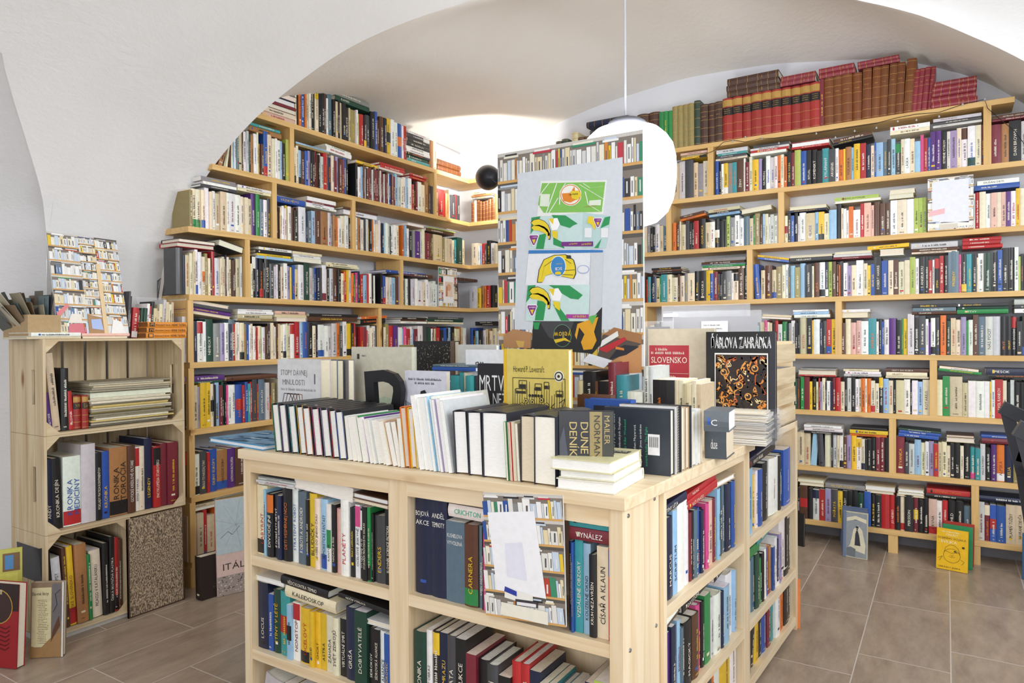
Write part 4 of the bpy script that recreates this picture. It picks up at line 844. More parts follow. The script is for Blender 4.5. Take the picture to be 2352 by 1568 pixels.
fin()
# little print on the left wall and the one on the back wall
ls = []
a, c = YZ(1008, 703, -2.925), YZ(1050, 704, -2.925); t = YZ(1006, 612, -2.925)
e, F, fin = board('photo_board', (-2.925, a.y, ZS[3]+.001), (-2.925, c.y, ZS[3]+.001), (-2.925, a.y, t.z), .004, 'small print with a pale portrait photo, leaning on the left wall books', 'board')
shelf_print(F, 5, 31, n=10, pale=.3); F.rect(.22, .1, .8, .78, '#F4F2F0', 6); F.rect(.32, .26, .74, .64, '#E9D2BE', 7); F.disc(.52, .5, .12, '#D9A88A', 8); F.poly([(.36, .27), (.44, .27), (.44, .5), (.38, .55)], '#B9743E', 9); fin()
a, c, t = XY(2131, 530, 4.10), XY(2236, 523, 4.10), XY(2129, 413, 4.10)
e, F, fin = board('photo_board', (a.x, 4.10, ZS[2]+.001), (c.x, 4.10, ZS[2]+.001), (a.x, 4.10, t.z+.003), .004, 'square print with a mostly blank white sheet, on the back wall third shelf', 'board')
shelf_print(F, 5, 37, n=12, pale=.4); F.poly([(.1, .18), (.9, .12), (.9, .93), (.1, .93)], '#E6E8F2', 6); F.poly([(.02, .28), (.38, .32), (.38, .42), (.04, .38)], '#EDB9BC', 7); F.rect(.02, .06, .98, .14, '#F0EEE4', 6); F.rect(.26, .03, .66, .12, '#D9CFC0', 7); fin()
# ---------------------------------------------------------------- books with visible covers
def cbook(x, px1, Y, ztop, th, c, lab, art=None, fore='R', z=IZ, rgb=None, hard=True, page=None, lean=0):
    """a book seen from its cover: x, px1 = pixel columns of its left and right edge on the plane Y"""
    a = XY(x, 850, Y).x; b = XY(px1, 850, Y).x; U = V((0, math.sin(math.radians(lean)), math.cos(math.radians(lean)))); A = V((0, math.cos(math.radians(lean)), -math.sin(math.radians(lean))))
    o = V((a, Y, z+.0005+th*math.sin(math.radians(lean)))); N = V((1, 0, 0))
    if fore == 'L': o.x = b; N = -N
    return add_book(o=o, A=A, U=U, N=N, w=th, h=ztop-z, D=b-a, c=c, rgb=rgb and lin(rgb), page=page and lin(page), acc=None, title=None, place='island worktop', leather=0, lab=lab, hard=hard, art=art, idx=1, cnt=1, grp=None, fore=fore)
def art(fn, m=0):
    def g(a, b, B):
        o, N, U, D, h = B['o'], B['N'], B['U'], B['D'], B['h']
        if B.get('fore') == 'L': F = Face(a, o+N*D, o, o+N*D+U*h)
        else: F = Face(a, o, o+N*D, o+U*h)
        fn(F)
    return g
def a_stopy(F):
    F.rect(0, 0, 1, 1, '#DDDDDD'); F.text('STOPY DÁVNEJ', .08, .80, .62, .07, '#77777A'); F.text('MINULOSTI', .12, .68, .52, .07, '#77777A'); F.text('1', .86, .70, .05, .13, '#5A5A5E'); F.scrib(.06, .61, .85, .03, '#9A9A9E')
    for k in range(5): F.line([(.12+.07*k, .46), (.16+.08*k, .57), (.30+.07*k, .565), (.38+.05*k, .46)], .014, ['#55484A', '#7A5A50', '#8A6A60', '#44383A', '#A0705A'][k])
cbook(638, 736, 1.56, 1.075, .045, 'f', 'grey volume one on ancient history standing at the worktop left corner', art(a_stopy), page='#E6DAC0')
cbook(664, 758, 1.61, 1.072, .035, 'u', 'slate jacketed volume standing just behind the grey history volume', page='#E6DAC0')
cbook(690, 775, 1.65, 1.07, .03, 'x', 'third history volume in the row behind the grey cover', page='#E6DAC0')
cbook(716, 800, 1.69, 1.07, .03, 'z', 'rearmost grey history volume before the large pale green book', page='#EFE6D0')
def a_big(F):
    F.rect(0, 0, 1, 1, '#D5D2BF'); F.rect(0, 0, 1, .28, '#9FBFA8', 2); F.poly([(0, .28), (1, .28), (1, .38), (.55, .44), (.3, .36), (0, .40)], '#B9C9B6', 2); F.rect(.10, .86, .14, .92, '#3A3A38', 3); F.scrib(.17, .89, .1, .02, '#444444')
cbook(808, 946, 1.78, 1.112, .03, 'c', 'large pale green hardback with misty landscape, behind the black letter D', art(a_big), fore='L', rgb='#CFCDBA', page='#E9E0C4')
def a_speck(F):
    r = random.Random(4); F.rect(0, 0, 1, 1, '#1C1C1E')
    for k in range(420):
        u, v, d, a_ = r.random()*.97, r.random()*.97, r.uniform(.006, .02), r.random()*6; F.poly([(u, v), (u+d*math.cos(a_), v+d*math.sin(a_)), (u+d*.6*math.cos(a_+1.3), v+d*.6*math.sin(a_+1.3))], '#D8D0B4', 2)
    F.rect(.9, 0, 1, 1, '#6A5548', 3)
cbook(951, 1045, 2.0, 1.13, .03, 'k', 'black and white speckled portfolio standing behind the pale green book', art(a_speck), page='#B9AE98')
cbook(915, 950, 2.03, 1.115, .05, 'q', 'thin olive booklets left of the speckled portfolio')
def a_fig(F):
    F.rect(0, 0, 1, 1, '#D9DAE6'); F.poly([(0, 0), (.45, 0), (.4, .5), (0, .62)], '#9A9DB0', 2); F.poly([(.55, 0), (1, 0), (1, .3), (.7, .42)], '#B9BCCB', 2); F.scrib(.07, .88, .84, .03, '#3A3A44'); F.scrib(.25, .83, .5, .03, '#3A3A44', 3)
    F.poly([(.30, .2), (.34, .52), (.42, .62), (.56, .60), (.60, .42), (.58, .2)], '#16161A', 4); F.disc(.47, .67, .07, '#C9C6CC', 5); F.poly([(.38, .66), (.4, .74), (.5, .76), (.56, .7), (.55, .62), (.52, .70), (.43, .70)], '#16161A', 6); F.poly([(.44, 0), (.46, .2), (.53, .2), (.55, 0)], '#24242A', 4)
cbook(930, 1025, 1.62, 1.044, .018, 'f', 'pale lilac cover with a standing dark figure, right of the letter D', art(a_fig), rgb='#D9DAE6')
def a_mrt(F):
    F.rect(0, 0, 1, 1, '#1E1E22'); F.text('MRTVÝ', .06, .70, .9, .18, '#F2F2F2'); F.text('NEŽ', .45, .54, .4, .14, '#E4E4EA')
cbook(1097, 1176, 1.66, 1.068, .02, 'k', 'black cover lettered mrtvý in white, left of the yellow cover', art(a_mrt))
def a_sil(F):
    F.rect(0, 0, 1, 1, '#EDEEF0'); F.text('SIL', .25, .78, .3, .09, '#3A3A3C'); F.rect(.55, .6, 1, .85, '#4E5A4A', 2)
cbook(1070, 1160, 1.86, 1.103, .015, 'w', 'white book with green photo peeking above the black mrtvý cover', art(a_sil))
cbook(1050, 1140, 1.95, 1.118, .02, 'f', 'plain light grey book behind the white one with the photo', hard=True)
def a_love(F):
    F.rect(0, 0, 1, 1, '#DCC667'); F.rect(0, 0, .05, 1, '#E8B81E', 2); F.text('Howard P. Lovecraft', .16, .80, .48, .055, '#2A2618', 3); F.disc(.86, .77, .075, '#F0EEDC', 3); F.disc(.86, .77, .062, '#33302A', 4); F.disc(.86, .77, .045, '#E8E4D0', 5); F.disc(.86, .77, .02, '#33302A', 6)
    M = lambda v: .46+v*.40
    F.line([(.15, M(0)), (.15, M(.72)), (.95, M(.72)), (.95, M(0))], .009, '#3A3420', 3)
    r = random.Random(9)
    for k in range(20):
        u = .18+.038*k; F.line([(u, M(.05)), (u+.005, M(r.uniform(.3, .68)))], .008, '#3A3420', 3)
    for u, v, w, h in ((.25, .50, .12, .16), (.5, .46, .1, .14), (.64, .5, .07, .14), (.2, .38, .16, .1), (.82, .34, .1, .12)): F.line([(u, M(v)), (u, M(v+h)), (u+w, M(v+h)), (u+w, M(v)), (u, M(v))], .010, '#2A2618', 4); F.rect(u+.01, M(v+.01), u+w-.01, M(v+h*.5), '#2A2618', 5)
    for k in range(5): F.disc(.42+.045*k, M(.34), .02, '#2A2618', 5)
    for u, v in ((.36, .22), (.46, .2), (.6, .25), (.3, .12), (.5, .1), (.68, .14)): F.disc(u, M(v), .036, '#3A3420', 4); F.disc(u, M(v), .027, '#DCC667', 5); F.disc(u, M(v), .014, '#2A2618', 6)
    F.line([(.8, M(.2)), (.74, M(.1)), (.9, M(.06)), (.95, M(.3)), (.86, M(.2))], .010, '#3A3420', 4)
cbook(1157, 1306, 1.58, 1.112, .022, 'y', 'large yellow comic album with a line drawing standing on the worktop', art(a_love), rgb='#DCC667', page='#F2F0E8')
def a_slo(F):
    F.rect(0, 0, 1, 1, '#CFC3AC'); F.rect(.02, .47, .63, .84, '#B3303E', 2); F.text('SLOVENSKO', .05, .67, .55, .06, '#F2E8DC', 4); F.text('1', .19, .585, .05, .05, '#F2E8DC', 4); F.line([(.03, .57), (.62, .57)], .005, '#E8D8CC', 4)
    F.scrib(.12, .79, .2, .025, '#EBDCCF', 2, 4); F.scrib(.05, .755, .54, .025, '#EBDCCF', 3, 4); F.scrib(.3, .53, .15, .02, '#EBDCCF', 4, 4); F.scrib(.26, .505, .25, .02, '#EBDCCF', 5, 4)
cbook(1489, 1641, 2.325, 1.168, .025, 'e', 'tall beige hardback with a red slovensko label standing at the back', art(a_slo), rgb='#C9BDA4')
def a_dab(F):
    F.rect(0, 0, 1, 1, '#17171A'); r = random.Random(6)
    F.text('ĎÁBLOVA ZAHRÁDKA', .08, .845, .86, .10, '#F4F4F4', 3); F.text('ĎÁBLOVA ZAHRÁDKA', .085, .85, .86, .105, '#F4F4F4', 3)
    F.rect(.13, .02, .9, .80, '#F2F0EA', 2); F.rect(.145, .03, .885, .785, '#2A1C1A', 3); F.rect(.92, 0, 1, 1, '#2B2C36', 2)
    for k in range(110):
        u, v = r.uniform(.17, .86), r.uniform(.05, .76); p = [(u, v)]
        for j in range(4): u = min(.87, max(.16, u+r.uniform(-.08, .08))); v = min(.77, max(.04, v+r.uniform(-.06, .06))); p.append((u, v))
        F.line(p, r.uniform(.008, .03), r.choice(['#E08A34', '#E8A050', '#C8622A', '#F4D8A0', '#17171A', '#2A1C1A', '#241A2A']), 4+k % 5)
    for u, v in ((.5, .5), (.27, .62), (.72, .66), (.62, .4), (.3, .3), (.76, .25)): F.disc(u, v, .05, '#E8A04A', 10); F.disc(u, v, .034, '#3A2018', 11); F.disc(u-.01, v+.01, .012, '#F4D8A0', 12)
    F.vtext('podivuhodné cesty mezi ďáblovými dětmi', .10, .12, .6, .022, '#EDEDED', 4)
cbook(1622, 1781, 2.285, 1.156, .022, 'k', 'black hardback with an orange woodcut of demons, right of the beige one', art(a_dab))
# second rank of spines glimpsed between the covers
P2 = Plane((0, 1.80, 0), (1, 0, 0), (0, 1, 0)); P3 = Plane((0, 1.72, 0), (1, 0, 0), (0, 1, 0)); P4 = Plane((0, 2.02, 0), (1, 0, 0), (0, 1, 0))
W = 'island worktop, second rank'
row(W+' left of centre', P2, 1028, 1096, IZ, 'a40h21 a14h22 c10h22 a30h21 x30h21', h=21)
stack(W+' left of centre, lying', P2, 985, 1095, IZ+.225, 'b12 u8', D=16)
row(W+' behind yellow cover', P4, 1322, 1470, IZ, 'e25h19 k66h22 n12h19 k55h19=SEKYRY m40h25 a55h21 w80h16', h=20, leather=0)
cbook(1326, 1406, 1.72, .985, .03, 'n', 'brown topped book behind the blue one, right of the yellow cover', fore='L'); cbook(1342, 1452, 1.685, .978, .035, 'b', 'bright blue hardback with a dark title panel, right of the yellow cover', art(lambda F: (F.rect(.2, .62, .8, .9, '#1E2030', 2), F.text('VÁLKA', .3, .68, .4, .12, '#C9B273', 4))), fore='L'); stack(W+' behind yellow cover, lying', P3, 1400, 1478, IZ+.0, 'x40 m48', D=15, tilt=5)
row(W+' before beige book', P4, 1476, 1606, IZ, 'k130h20 c20h20 c20h20 e40h19 c20h20 e20h19', h=20)
row(W+' before beige book', P4, 1474, 1496, IZ, 'f25h24 f25h24', h=24)
# front rank: books standing on their fore-edges, spines up, page ends towards the viewer
PW = Plane((0, 1.365, 0), (1, 0, 0), (0, 1, 0)); WP = 'island worktop, front edge'
def rank(x0, x1, toks, L_=.2, hard=True, page=None, rgb=None):
    T = [TOK.match(s).groups() for s in toks.split()]; tot = sum(int(t[2]) for t in T); a, b = PW.at(x0, IZ), PW.at(x1, IZ); u = a; out = []; r = random.Random(int(x0))
    for t in T:
        w = (b-a)*int(t[2])/tot; D = int(t[3])/1000; ln = math.radians(int(t[4] or 0)); A = V((math.cos(ln), 0, -math.sin(ln))); N = V((-math.sin(ln), 0, -math.cos(ln)))
        base = V((u, 1.362+r.uniform(0, .01), IZ+.0006)); 
        if ln > 0: base.z += w*math.sin(ln)
        w2 = (w-.0006)*math.cos(ln)
        out.append(add_book(o=base-N*D, A=A, U=V((0, 1, 0)), N=N, w=w2, h=L_*r.uniform(.95, 1), D=D, c=t[0], rgb=rgb and lin(rgb), page=page and lin(page), acc=None, title=(t[6] or '').replace('_', ' '), place=WP, leather=0, hard=hard, idx=len(out)+1, cnt=len(T)))
        u += w
    return out
def art_edge(c):
    def g(a, b, B):
        o, A, U, N, w, D, h = B['o'], B['A'], B['U'], B['N'], B['w'], B['D'], B['h']; q = o-U*.0006
        for s_ in (.0024, w-.0044): b.face([q+A*s_, q+A*(s_+.002), q+A*(s_+.002)+N*D, q+A*s_+N*D], c, 1)
        rr = random.Random(5)
        if c == PAL['b']:
            for k in range(9):
                u_, v_ = .03+rr.random()*.05, D*rr.uniform(.1, .8); p_ = o+A*(w+.0005); b.face([p_+U*u_+N*v_, p_+U*(u_+.008)+N*(v_+.003), p_+U*(u_+.012)+N*(v_-.004)], lin('#5A7A9C'), 1)
    return g
bl = rank(634, 800, 'k1h144/-7 k1h144/-7 k1h142/-7 k1h141/-7 k1h140/-7 k1h139/-7 k1h138/-7 k1h137/-7 k1h136/-7', .21, page='#F8F7F3')
for i, (B_, c_) in enumerate(zip(bl, 'gpayoihrb')):
    B_['art'] = art_edge(PAL[c_]); B_['grp'] = 'black hardbacks with coloured page borders'
    B_['lab'] = 'black hardback showing white pages edged in %s, %s from left on the worktop' % ({'g': 'green', 'p': 'violet', 'a': 'teal', 'y': 'yellow', 'o': 'orange', 'i': 'pink', 'h': 'lilac', 'r': 'red', 'b': 'blue'}[c_], ordw(i+1))
pk = rank(798, 926, 'w20h122/-10 w16h122/-10 w16h124/-11 g6h126/-11 w18h122/-11 p6h124/-12 w12h120/-12 f10h120/-12 w18h118/-13 w14h118/-13 c16h118/-14 r6h116/-14 w14h116/-14 e16h118/-12', .17, False, '#F6F3EA')
gk = rank(922, 932, 'o10h128/-6', .17, False); gk[0]['rgb'] = lin('#C98A34')
p_ = XY(905, 1000, 1.352); q_ = XY(929, 1000, 1.352)
ok_ = rank(928, 966, 'o22h158/-5 y20h156/-5 c16h156/-5', .17); 
wk = rank(966, 1040, 'w12h190/-9 w12h184/-9 w12h186/-9 s8h188/-9 w10h182/-9 h8h182/-9 w12h184/-9 f10h180/-9', .2, False, '#FAFAF6')
dk = rank(1044, 1166, 'v34h158/-3 v34h158/-2 v60h160/-1', .2, page='#FCFCFA', rgb='#2E303A')
ck = rank(1164, 1192, 'g10h138/-3 w10h136/-3 r8h136/-3 c12h138/-3 e12h134/-3', .13, False)
tk = rank(1194, 1279, 'v36h158 v52h160', .19, page='#FAF6EA', rgb='#2E303A'); tk[0]['page'] = lin('#EADCC0')
add_book(o=V((XY(1018, 1000, 1.38).x, 1.375, IZ+.0045)), A=V((.975, .0, .22)).normalized(), U=V((-.2, 0, .975)).normalized(), N=V((0, 1, 0)), w=.006, h=.185, D=.25, c='f', rgb=lin('#DEDCD0'), acc=None, title='', place=WP, leather=0, hard=True, idx=1, cnt=1, lab='tall pale grey board-covered book leaning left over the white booklets')
x_ = XY(1280, 1115, 1.372)
def a_dune(F):
    F.rect(.58, 0, .80, 1, '#9C8A58', 2); F.rect(.80, 0, 1, 1, '#3A3A34', 2); F.vtext('DUNE', .42, .86, .74, .14, '#C9B273', 3, True); F.vtext('DENÍK', .22, .86, .78, .14, '#C9B273', 3, True); F.vtext('NORMAN', .66, .95, .84, .11, '#2A2618', 4, True); F.vtext('MAILER', .84, .95, .8, .1, '#B9A46A', 4, True); F.poly([(.05, .2), (.2, .35), (.12, .8), (.04, .6)], '#4A4E5A', 2)
add_book(o=V((x_.x, 1.374, IZ+.0005)), A=V((0, 1, 0)), U=V((0, 0, 1)), N=V((1, 0, 0)), w=.03, h=.168, D=.125, c='k', rgb=lin('#24262E'), acc=None, title='', place=WP, leather=0, hard=True, idx=1, cnt=1, lab='dark glossy hardback with gold lettering in the middle of the front edge', art=art(a_dune))
BOOKS[-1]['N'] = V((.93, .36, 0)).normalized(); BOOKS[-1]['A'] = V((-.36, .93, 0)).normalized()
# pile of three white-paged books on the near corner
def ps(u0, n0, z, L_, D_, th, c, lab, art_=None, ang=0, page='#FAFAF6'):
    A = V((0, 0, 1)); ca, sa = math.cos(math.radians(ang)), math.sin(math.radians(ang)); U = V((ca, sa, 0)); N = V((-sa, ca, 0)); o = V((u0, n0, z))
    add_book(o=o+N*D_, A=A, U=U, N=-N, w=th, h=L_, D=D_, c='c', rgb=lin(c), page=lin(page), acc=None, title='', place=WP, leather=0, hard=True, idx=1, cnt=1, lab=lab, art=art_)
def a_top(a, b, B):
    o, U, N, D, h, w = B['o'], B['U'], B['N'], B['D'], B['h'], B['w']; p = o+N*D+V((0, 0, w)); F = Face(a, p, p+U*h, p-N*D)
    F.rect(.55, .62, .95, .78, '#4A4A44', 2); F.text('HUMOR', .58, .65, .34, .1, '#E9E4C8', 4); F.line([(.3, .4), (.36, .5), (.44, .46), (.4, .36), (.3, .4), (.24, .3), (.34, .22), (.46, .28), (.5, .4), (.58, .34), (.52, .24), (.42, .3)], .012, '#55533E', 3); F.scrib(.25, .55, .2, .04, '#55533E')
cp = -.752
ps(cp+.02, 1.350, IZ+.0005, .135, .20, .024, '#E9E6D8', 'lowest white-paged book in the pile on the worktop corner', None, 3)
ps(cp+.025, 1.354, IZ+.025, .128, .20, .018, '#E4DFC4', 'middle book of the white-paged pile on the worktop corner', None, 5)
ps(cp+.008, 1.346, IZ+.0435, .142, .19, .026, '#DDD6A8', 'cream covered top book of the white-paged pile on the worktop corner', a_top, 2)
# books along the side edge of the worktop
PE = Plane(PS.pt(0, 0, .012), sd, sn)
def sb(px0, px1, ht, D_, th, c, lab, art_=None, page=None, nofs=0):
    pass
u0 = PE.at(1545, IZ)
def a_back(F):
    for k, (t_, c_) in enumerate((('kteří se narodil do lásky a hrůzy', '#EDEDED'), ('hudby povery a zpívající dětmi', '#EDEDED'), ('všech bratislavských Stephen', '#EDEDED'), ('autor knihy Killer Weekend', '#3FB58A'), ('Slovo Stephen Meyerová', '#EDEDED'), ('nejen před jinou stránkou', '#EDEDED'), ('autorka knihy The Eight', '#3FB58A'))): F.vtext(t_, .10+.085*k+(.06 if k > 3 else 0), .12, .80, .034, c_, 3)
    F.rect(.68, .30, .85, .62, '#F2F2F4', 3)
    for k in range(14): F.rect(.70+.0098*k, .42, .70+.0098*k+(.003 if k % 3 else .006), .58, '#222222', 4)
xl, xr = XY(1383, 1000, 1.60).x, XY(1540, 1000, 1.60).x
add_book(o=V((xr-.175, 1.60, IZ+.0005)), A=V((0, 1, 0)), U=V((0, 0, 1)), N=V((1, 0, 0)), w=.028, h=.158, D=.175, c='v', rgb=lin('#2C3440'), acc=None, title='', place='island worktop, side edge', leather=0, hard=True, idx=1, cnt=1, lab='dark blue-grey hardback back cover with white and green text and a barcode', art=art(a_back), page=lin('#E9DFCB'), fore='R')
y = 1.632
for i, (th, c_, h_) in enumerate(((.022, '#E8E8E8', .163), (.012, '#20242C', .163), (.026, '#C9B79C', .158), (.026, '#B99A78', .156), (.014, '#2A2C34', .158), (.036, '#DDE6EE', .142), (.022, '#F0F0EE', .145), (.016, '#E4DCC8', .142))):
    xe = PS.pt(PS.at(1560, IZ), IZ, 0).x
    lab = ['zebra striped hardback right behind the barcode book', 'thin black edged book behind the zebra striped one', 'tan hardback in the side rank, before the brown one', 'brown hardback in the side rank behind the tan one', 'dark edged hardback in the middle of the side rank', 'pale blue paperback in the side rank of the worktop', 'narrow white paperback in the side rank of the worktop', 'cream paperback ending the side rank before the slate boxes'][i]
    def zeb(F, i=i):
        pass
    k_ = add_book(o=V((CX+.02+(y-CY)*SL-.015-.15, y, IZ+.0005)), A=V((0, 1, 0)), U=V((0, 0, 1)), N=V((1, 0, 0)), w=th, h=h_, D=.15, c='f', rgb=lin(c_), acc=None, title='', place='island worktop, side edge', leather=0, hard=True, idx=1, cnt=1, lab=lab, page=lin('#E6DCC8'), fore='R')
    if i == 0:
        def za(a, b, B):
            o, A, U, N, w, h, D = B['o'], B['A'], B['U'], B['N'], B['w'], B['h'], B['D']; rr = random.Random(2)
            for k in range(26):
                z_ = h*k/26; b.face([o+N*(D+.0008)+A*(w*.55)+U*z_, o+N*(D+.0008)+A*w+U*(z_+.004), o+N*(D+.0008)+A*w+U*(z_+.0085), o+N*(D+.0008)+A*(w*.55)+U*(z_+.0045)], lin('#202024'), 0)
                n_ = D*k/26; a.face([o+U*(h+.0006)+N*n_, o+U*(h+.0006)+N*(n_+.003), o+U*(h+.0006)+N*(n_+.003)+A*w, o+U*(h+.0006)+N*n_+A*w], lin('#202024'))
        k_['art'] = za
    y += th+.0012
# two slate boxes and the sleeves pile further along the side
def flat(px, py, z, L_, D_, th, c, lab, ang, page, art_=None, fore=True):
    p = on(px, py, (0, 0, z), (0, 0, 1)); ca, sa = math.cos(math.radians(ang)), math.sin(math.radians(ang)); U = V((ca, sa, 0)); N = V((-sa, ca, 0))
    return add_book(o=p, A=V((0, 0, 1)), U=U, N=N, w=th, h=L_, D=D_, c='u', rgb=lin(c), page=lin(page), acc=None, title='', place='island worktop, side edge', leather=0, hard=True, idx=1, cnt=1, lab=lab, art=art_)
def a_slate(t):
    def g(a, b, B):
        o, A, U, N, w, h = B['o'], B['A'], B['U'], B['N'], B['w'], B['h']; text(a, t, o+U*h*.3+A*w*.3-N*.001, U, A, h*.3, w*.3, lin('#F0F0F0'))
    return g
flat(1618, 1052, IZ+.0005, .058, .12, .092, '#4B5660', 'lower slate grey book of the two stacked beside the sleeve pile', 4, '#E3D3B8', a_slate('duse'))
flat(1616, 990, IZ+.0926, .062, .12, .052, '#5A646C', 'upper slate grey book of the two stacked beside the sleeve pile', 6, '#F0EEEA', a_slate('C'))
e = empty('sleeve_pile', on(1735, 1010, (0, 0, IZ), (0, 0, 1)), 'thick pile of magazines in clear plastic sleeves overhanging the island side', 'magazines')
c0 = V((-.635, 2.16, 0)); r = random.Random(3); zz = IZ+.0008
for k in range(22):
    th = r.uniform(.0025, .0065); w_, d_ = .175+r.uniform(-.006, .006), .235+r.uniform(-.01, .01); a_ = math.radians(r.uniform(-2, 2)+3); X_, Y_ = V((math.cos(a_), math.sin(a_), 0)), V((-math.sin(a_), math.cos(a_), 0))
    o_ = V((c0.x+.0+r.uniform(-.004, .004), c0.y+r.uniform(-.006, .006), zz)); mb = MB(); mb.box(o_, X_*w_, Y_*d_, (0, 0, th*.8), lin(r.choice(['#E9E4DA', '#F2F0EC', '#D9D4CC', '#EDE6D2', '#C9C8C6'])))
    mb.build('magazine', M_PRINT, e)
    mb = MB(); dz = r.uniform(-.006, .004); q = o_+X_*w_*.98+V((0, 0, th)); mb.face([q-Y_*0, q+Y_*d_, q+Y_*d_+X_*r.uniform(.02, .045)+V((0, 0, dz)), q+X_*r.uniform(.02, .04)+V((0, 0, dz))], lin('#EEF0F4')); mb.build('sleeve', M_FILM, e); zz += th
# thin blue art book overhanging the worktop's left end
def a_sky(a, b, B):
    o, U, N, D, h, w = B['o'], B['U'], B['N'], B['D'], B['h'], B['w']; p = o+V((0, 0, w)); F = Face(a, p, p+U*h, p+N*D); r_ = random.Random(8)
    F.rect(0, 0, 1, 1, '#5E9CC4')
    for k in range(30):
        u, v = r_.random()*.8, r_.random()*.85; F.poly([(u, v), (u+.2, v+.03), (u+.18, v+.1), (u+.04, v+.08)], r_.choice(['#86B8D6', '#4A86AE', '#9CC6DE', '#3E78A4']), 2+k % 4)
add_book(o=V((-2.03, 1.385, IZ+.0006)), A=V((0, 0, 1)), U=V((.995, -.09, 0)).normalized(), N=V((.09, .995, 0)).normalized(), w=.014, h=.30, D=.21, c='b', rgb=lin('#3E9CD0'), page=lin('#F2F4F6'), acc=None, title='', place=WP, leather=0, hard=True, idx=1, cnt=1, lab='thin blue picture book lying flat, overhanging the worktop left end', art=a_sky)
b_ = BOOKS[-1]; b_['o'] = b_['o']+b_['N']*b_['D']; b_['N'] = -b_['N']; b_['art'] = lambda a, b, B: a_sky(a, b, dict(B, o=B['o']+B['N']*B['D'], N=-B['N']))
# black letter D
e = empty('letter_divider', V((-1.40, 1.585, IZ)), 'glossy black cut-out letter D standing behind the black hardbacks', 'letter')
mb = MB(); Yd = 1.585
pts = [XY(x, y_, Yd) for x, y_ in [(836, 853), (880, 849), (905, 858), (918, 876), (922, 898), (915, 918), (900, 926), (845, 926)]]
inn = [XY(x, y_, Yd) for x, y_ in [(858, 878), (880, 876), (893, 880), (902, 888), (903, 898), (899, 908), (890, 912), (862, 912)]]
pts[-1].z = pts[-1].z-.11; pts[-2].z -= .11; pts[-3].z -= .06; inn[-1].z -= .04; inn[-2].z -= .04; inn[-3].z -= .02
n_ = len(pts); vs = pts+inn+[p+V((0, .02, 0)) for p in pts]+[p+V((0, .02, 0)) for p in inn]; fs = []
for i in range(n_):
    j = (i+1) % n_; fs += [(i, j, n_+j, n_+i), (2*n_+j, 2*n_+i, 3*n_+i, 3*n_+j), (j, i, 2*n_+i, 2*n_+j), (n_+i, n_+j, 3*n_+j, 3*n_+i)]
mb.mesh(vs, fs, (1, 1, 1, 1)); mb.build('letter_face', M_BLACK, e)
# ---------------------------------------------------------------- crates on the left
CXF, CXB = -2.85, -3.125
def crate(y0, y1, z0, z1, label, slats=6):
    e = empty('wooden_crate', (CXF, (y0+y1)/2, z0), label, 'crate', 'stacked pine crates'); t = .010; n = 4
    for side, y in ((0, y0), (1, y1-t)):
        mb = MB(); w = (CXF-CXB)/n
        for k in range(n):
            xa = CXB+k*w+.001; xb = CXB+(k+1)*w-.001
            if k == 2:        # plank with the hand hole
                mb.aabb(xa, xb-.022, y, y+t, z0, z1); mb.aabb(xb-.022, xb, y, y+t, z0, z0+(z1-z0)*.32); mb.aabb(xb-.022, xb, y, y+t, z0+(z1-z0)*.68, z1)
            else: mb.aabb(xa, xb, y, y+t, z0, z1)
        mb.build('end_panel', CW[2], e, bevel=.001)
    for z in (z0, z1-.008):
        mb = MB(); w = (CXF-CXB)/3
        for k in range(3): mb.aabb(CXB+k*w+.001, CXB+(k+1)*w-.001, y0+t, y1-t, z, z+.008)
        mb.build('slat_panel', CW[1], e)
    mb = MB(); w = (y1-y0-2*t)/slats
    for k in range(slats): mb.aabb(CXB, CXB+.007, y0+t+k*w+.006, y0+t+(k+1)*w-.006, z0+.008, z1-.008)
    mb.build('back_panel', CW[2], e)
    for ya, yb in ((y0+t, 1), (y1-t, -1)):
        for za, zb in ((z0+.008, 1), (z1-.008, -1)):
            mb = MB(); d = .045; L_ = [(CXF-.012, ya, za), (CXF-.012, ya+d*yb, za), (CXF-.012, ya, za+d*zb)]; vs = L_+[(x+.010, y, z) for x, y, z in L_]
            mb.mesh(vs, [(0, 1, 2), (5, 4, 3), (0, 3, 4, 1), (1, 4, 5, 2), (2, 5, 3, 0)], (1, 1, 1, 1)); mb.build('corner_brace', CW[1], e)
    return e
YL, YR = 1.262, 1.826; ZC = [1.147, .783, .41, .022]
crate(YL, YR, ZC[1]+.001, ZC[0], 'topmost pine crate of the left stack, holding old records and red volumes')
crate(YL, YR, ZC[2]+.001, ZC[1], 'middle pine crate of the left stack, packed with chronicle books')
crate(YL, YL+.318, ZC[3], ZC[2], 'lowest narrow pine crate of the left stack, with art books', 4)
mb = MB(); mb.aabb(CXB, CXF-.02, YL, YL+.318, 0, .02, lin('#D8D6D0')); tag(mb.build('packing_board', M_CARD), 'scuffed white board under the lowest crate', 'board')
e = empty('speckled_panel', (CXF, 1.7, 0), 'speckled brown panel with dark edging leaning below the middle crate', 'panel')
P0 = on(297, 1421, (0, 0, 0), (0, 0, 1)); P1 = on(427, 1377, (0, 0, 0), (0, 0, 1)); P0.x = P1.x = CXF+.012; up = V((-.004, 0, .405))
mb = MB(); mb.box(P0, P1-P0, up, (-.010, 0, 0)); mb.build('panel_sheet', M_SPECK, e)
mb = MB(); d = (P1-P0).normalized(); q = V((.002, 0, 0))
mb.box(P0+q, P1-P0, (0, 0, .005), (-.013, 0, 0), lin('#4A3626')); mb.box(P0+q, d*.005, up, (-.013, 0, 0), lin('#4A3626')); mb.box(P1+q-d*.005, d*.005, up, (-.013, 0, 0), lin('#4A3626')); mb.build('edging', M_MISC, e)
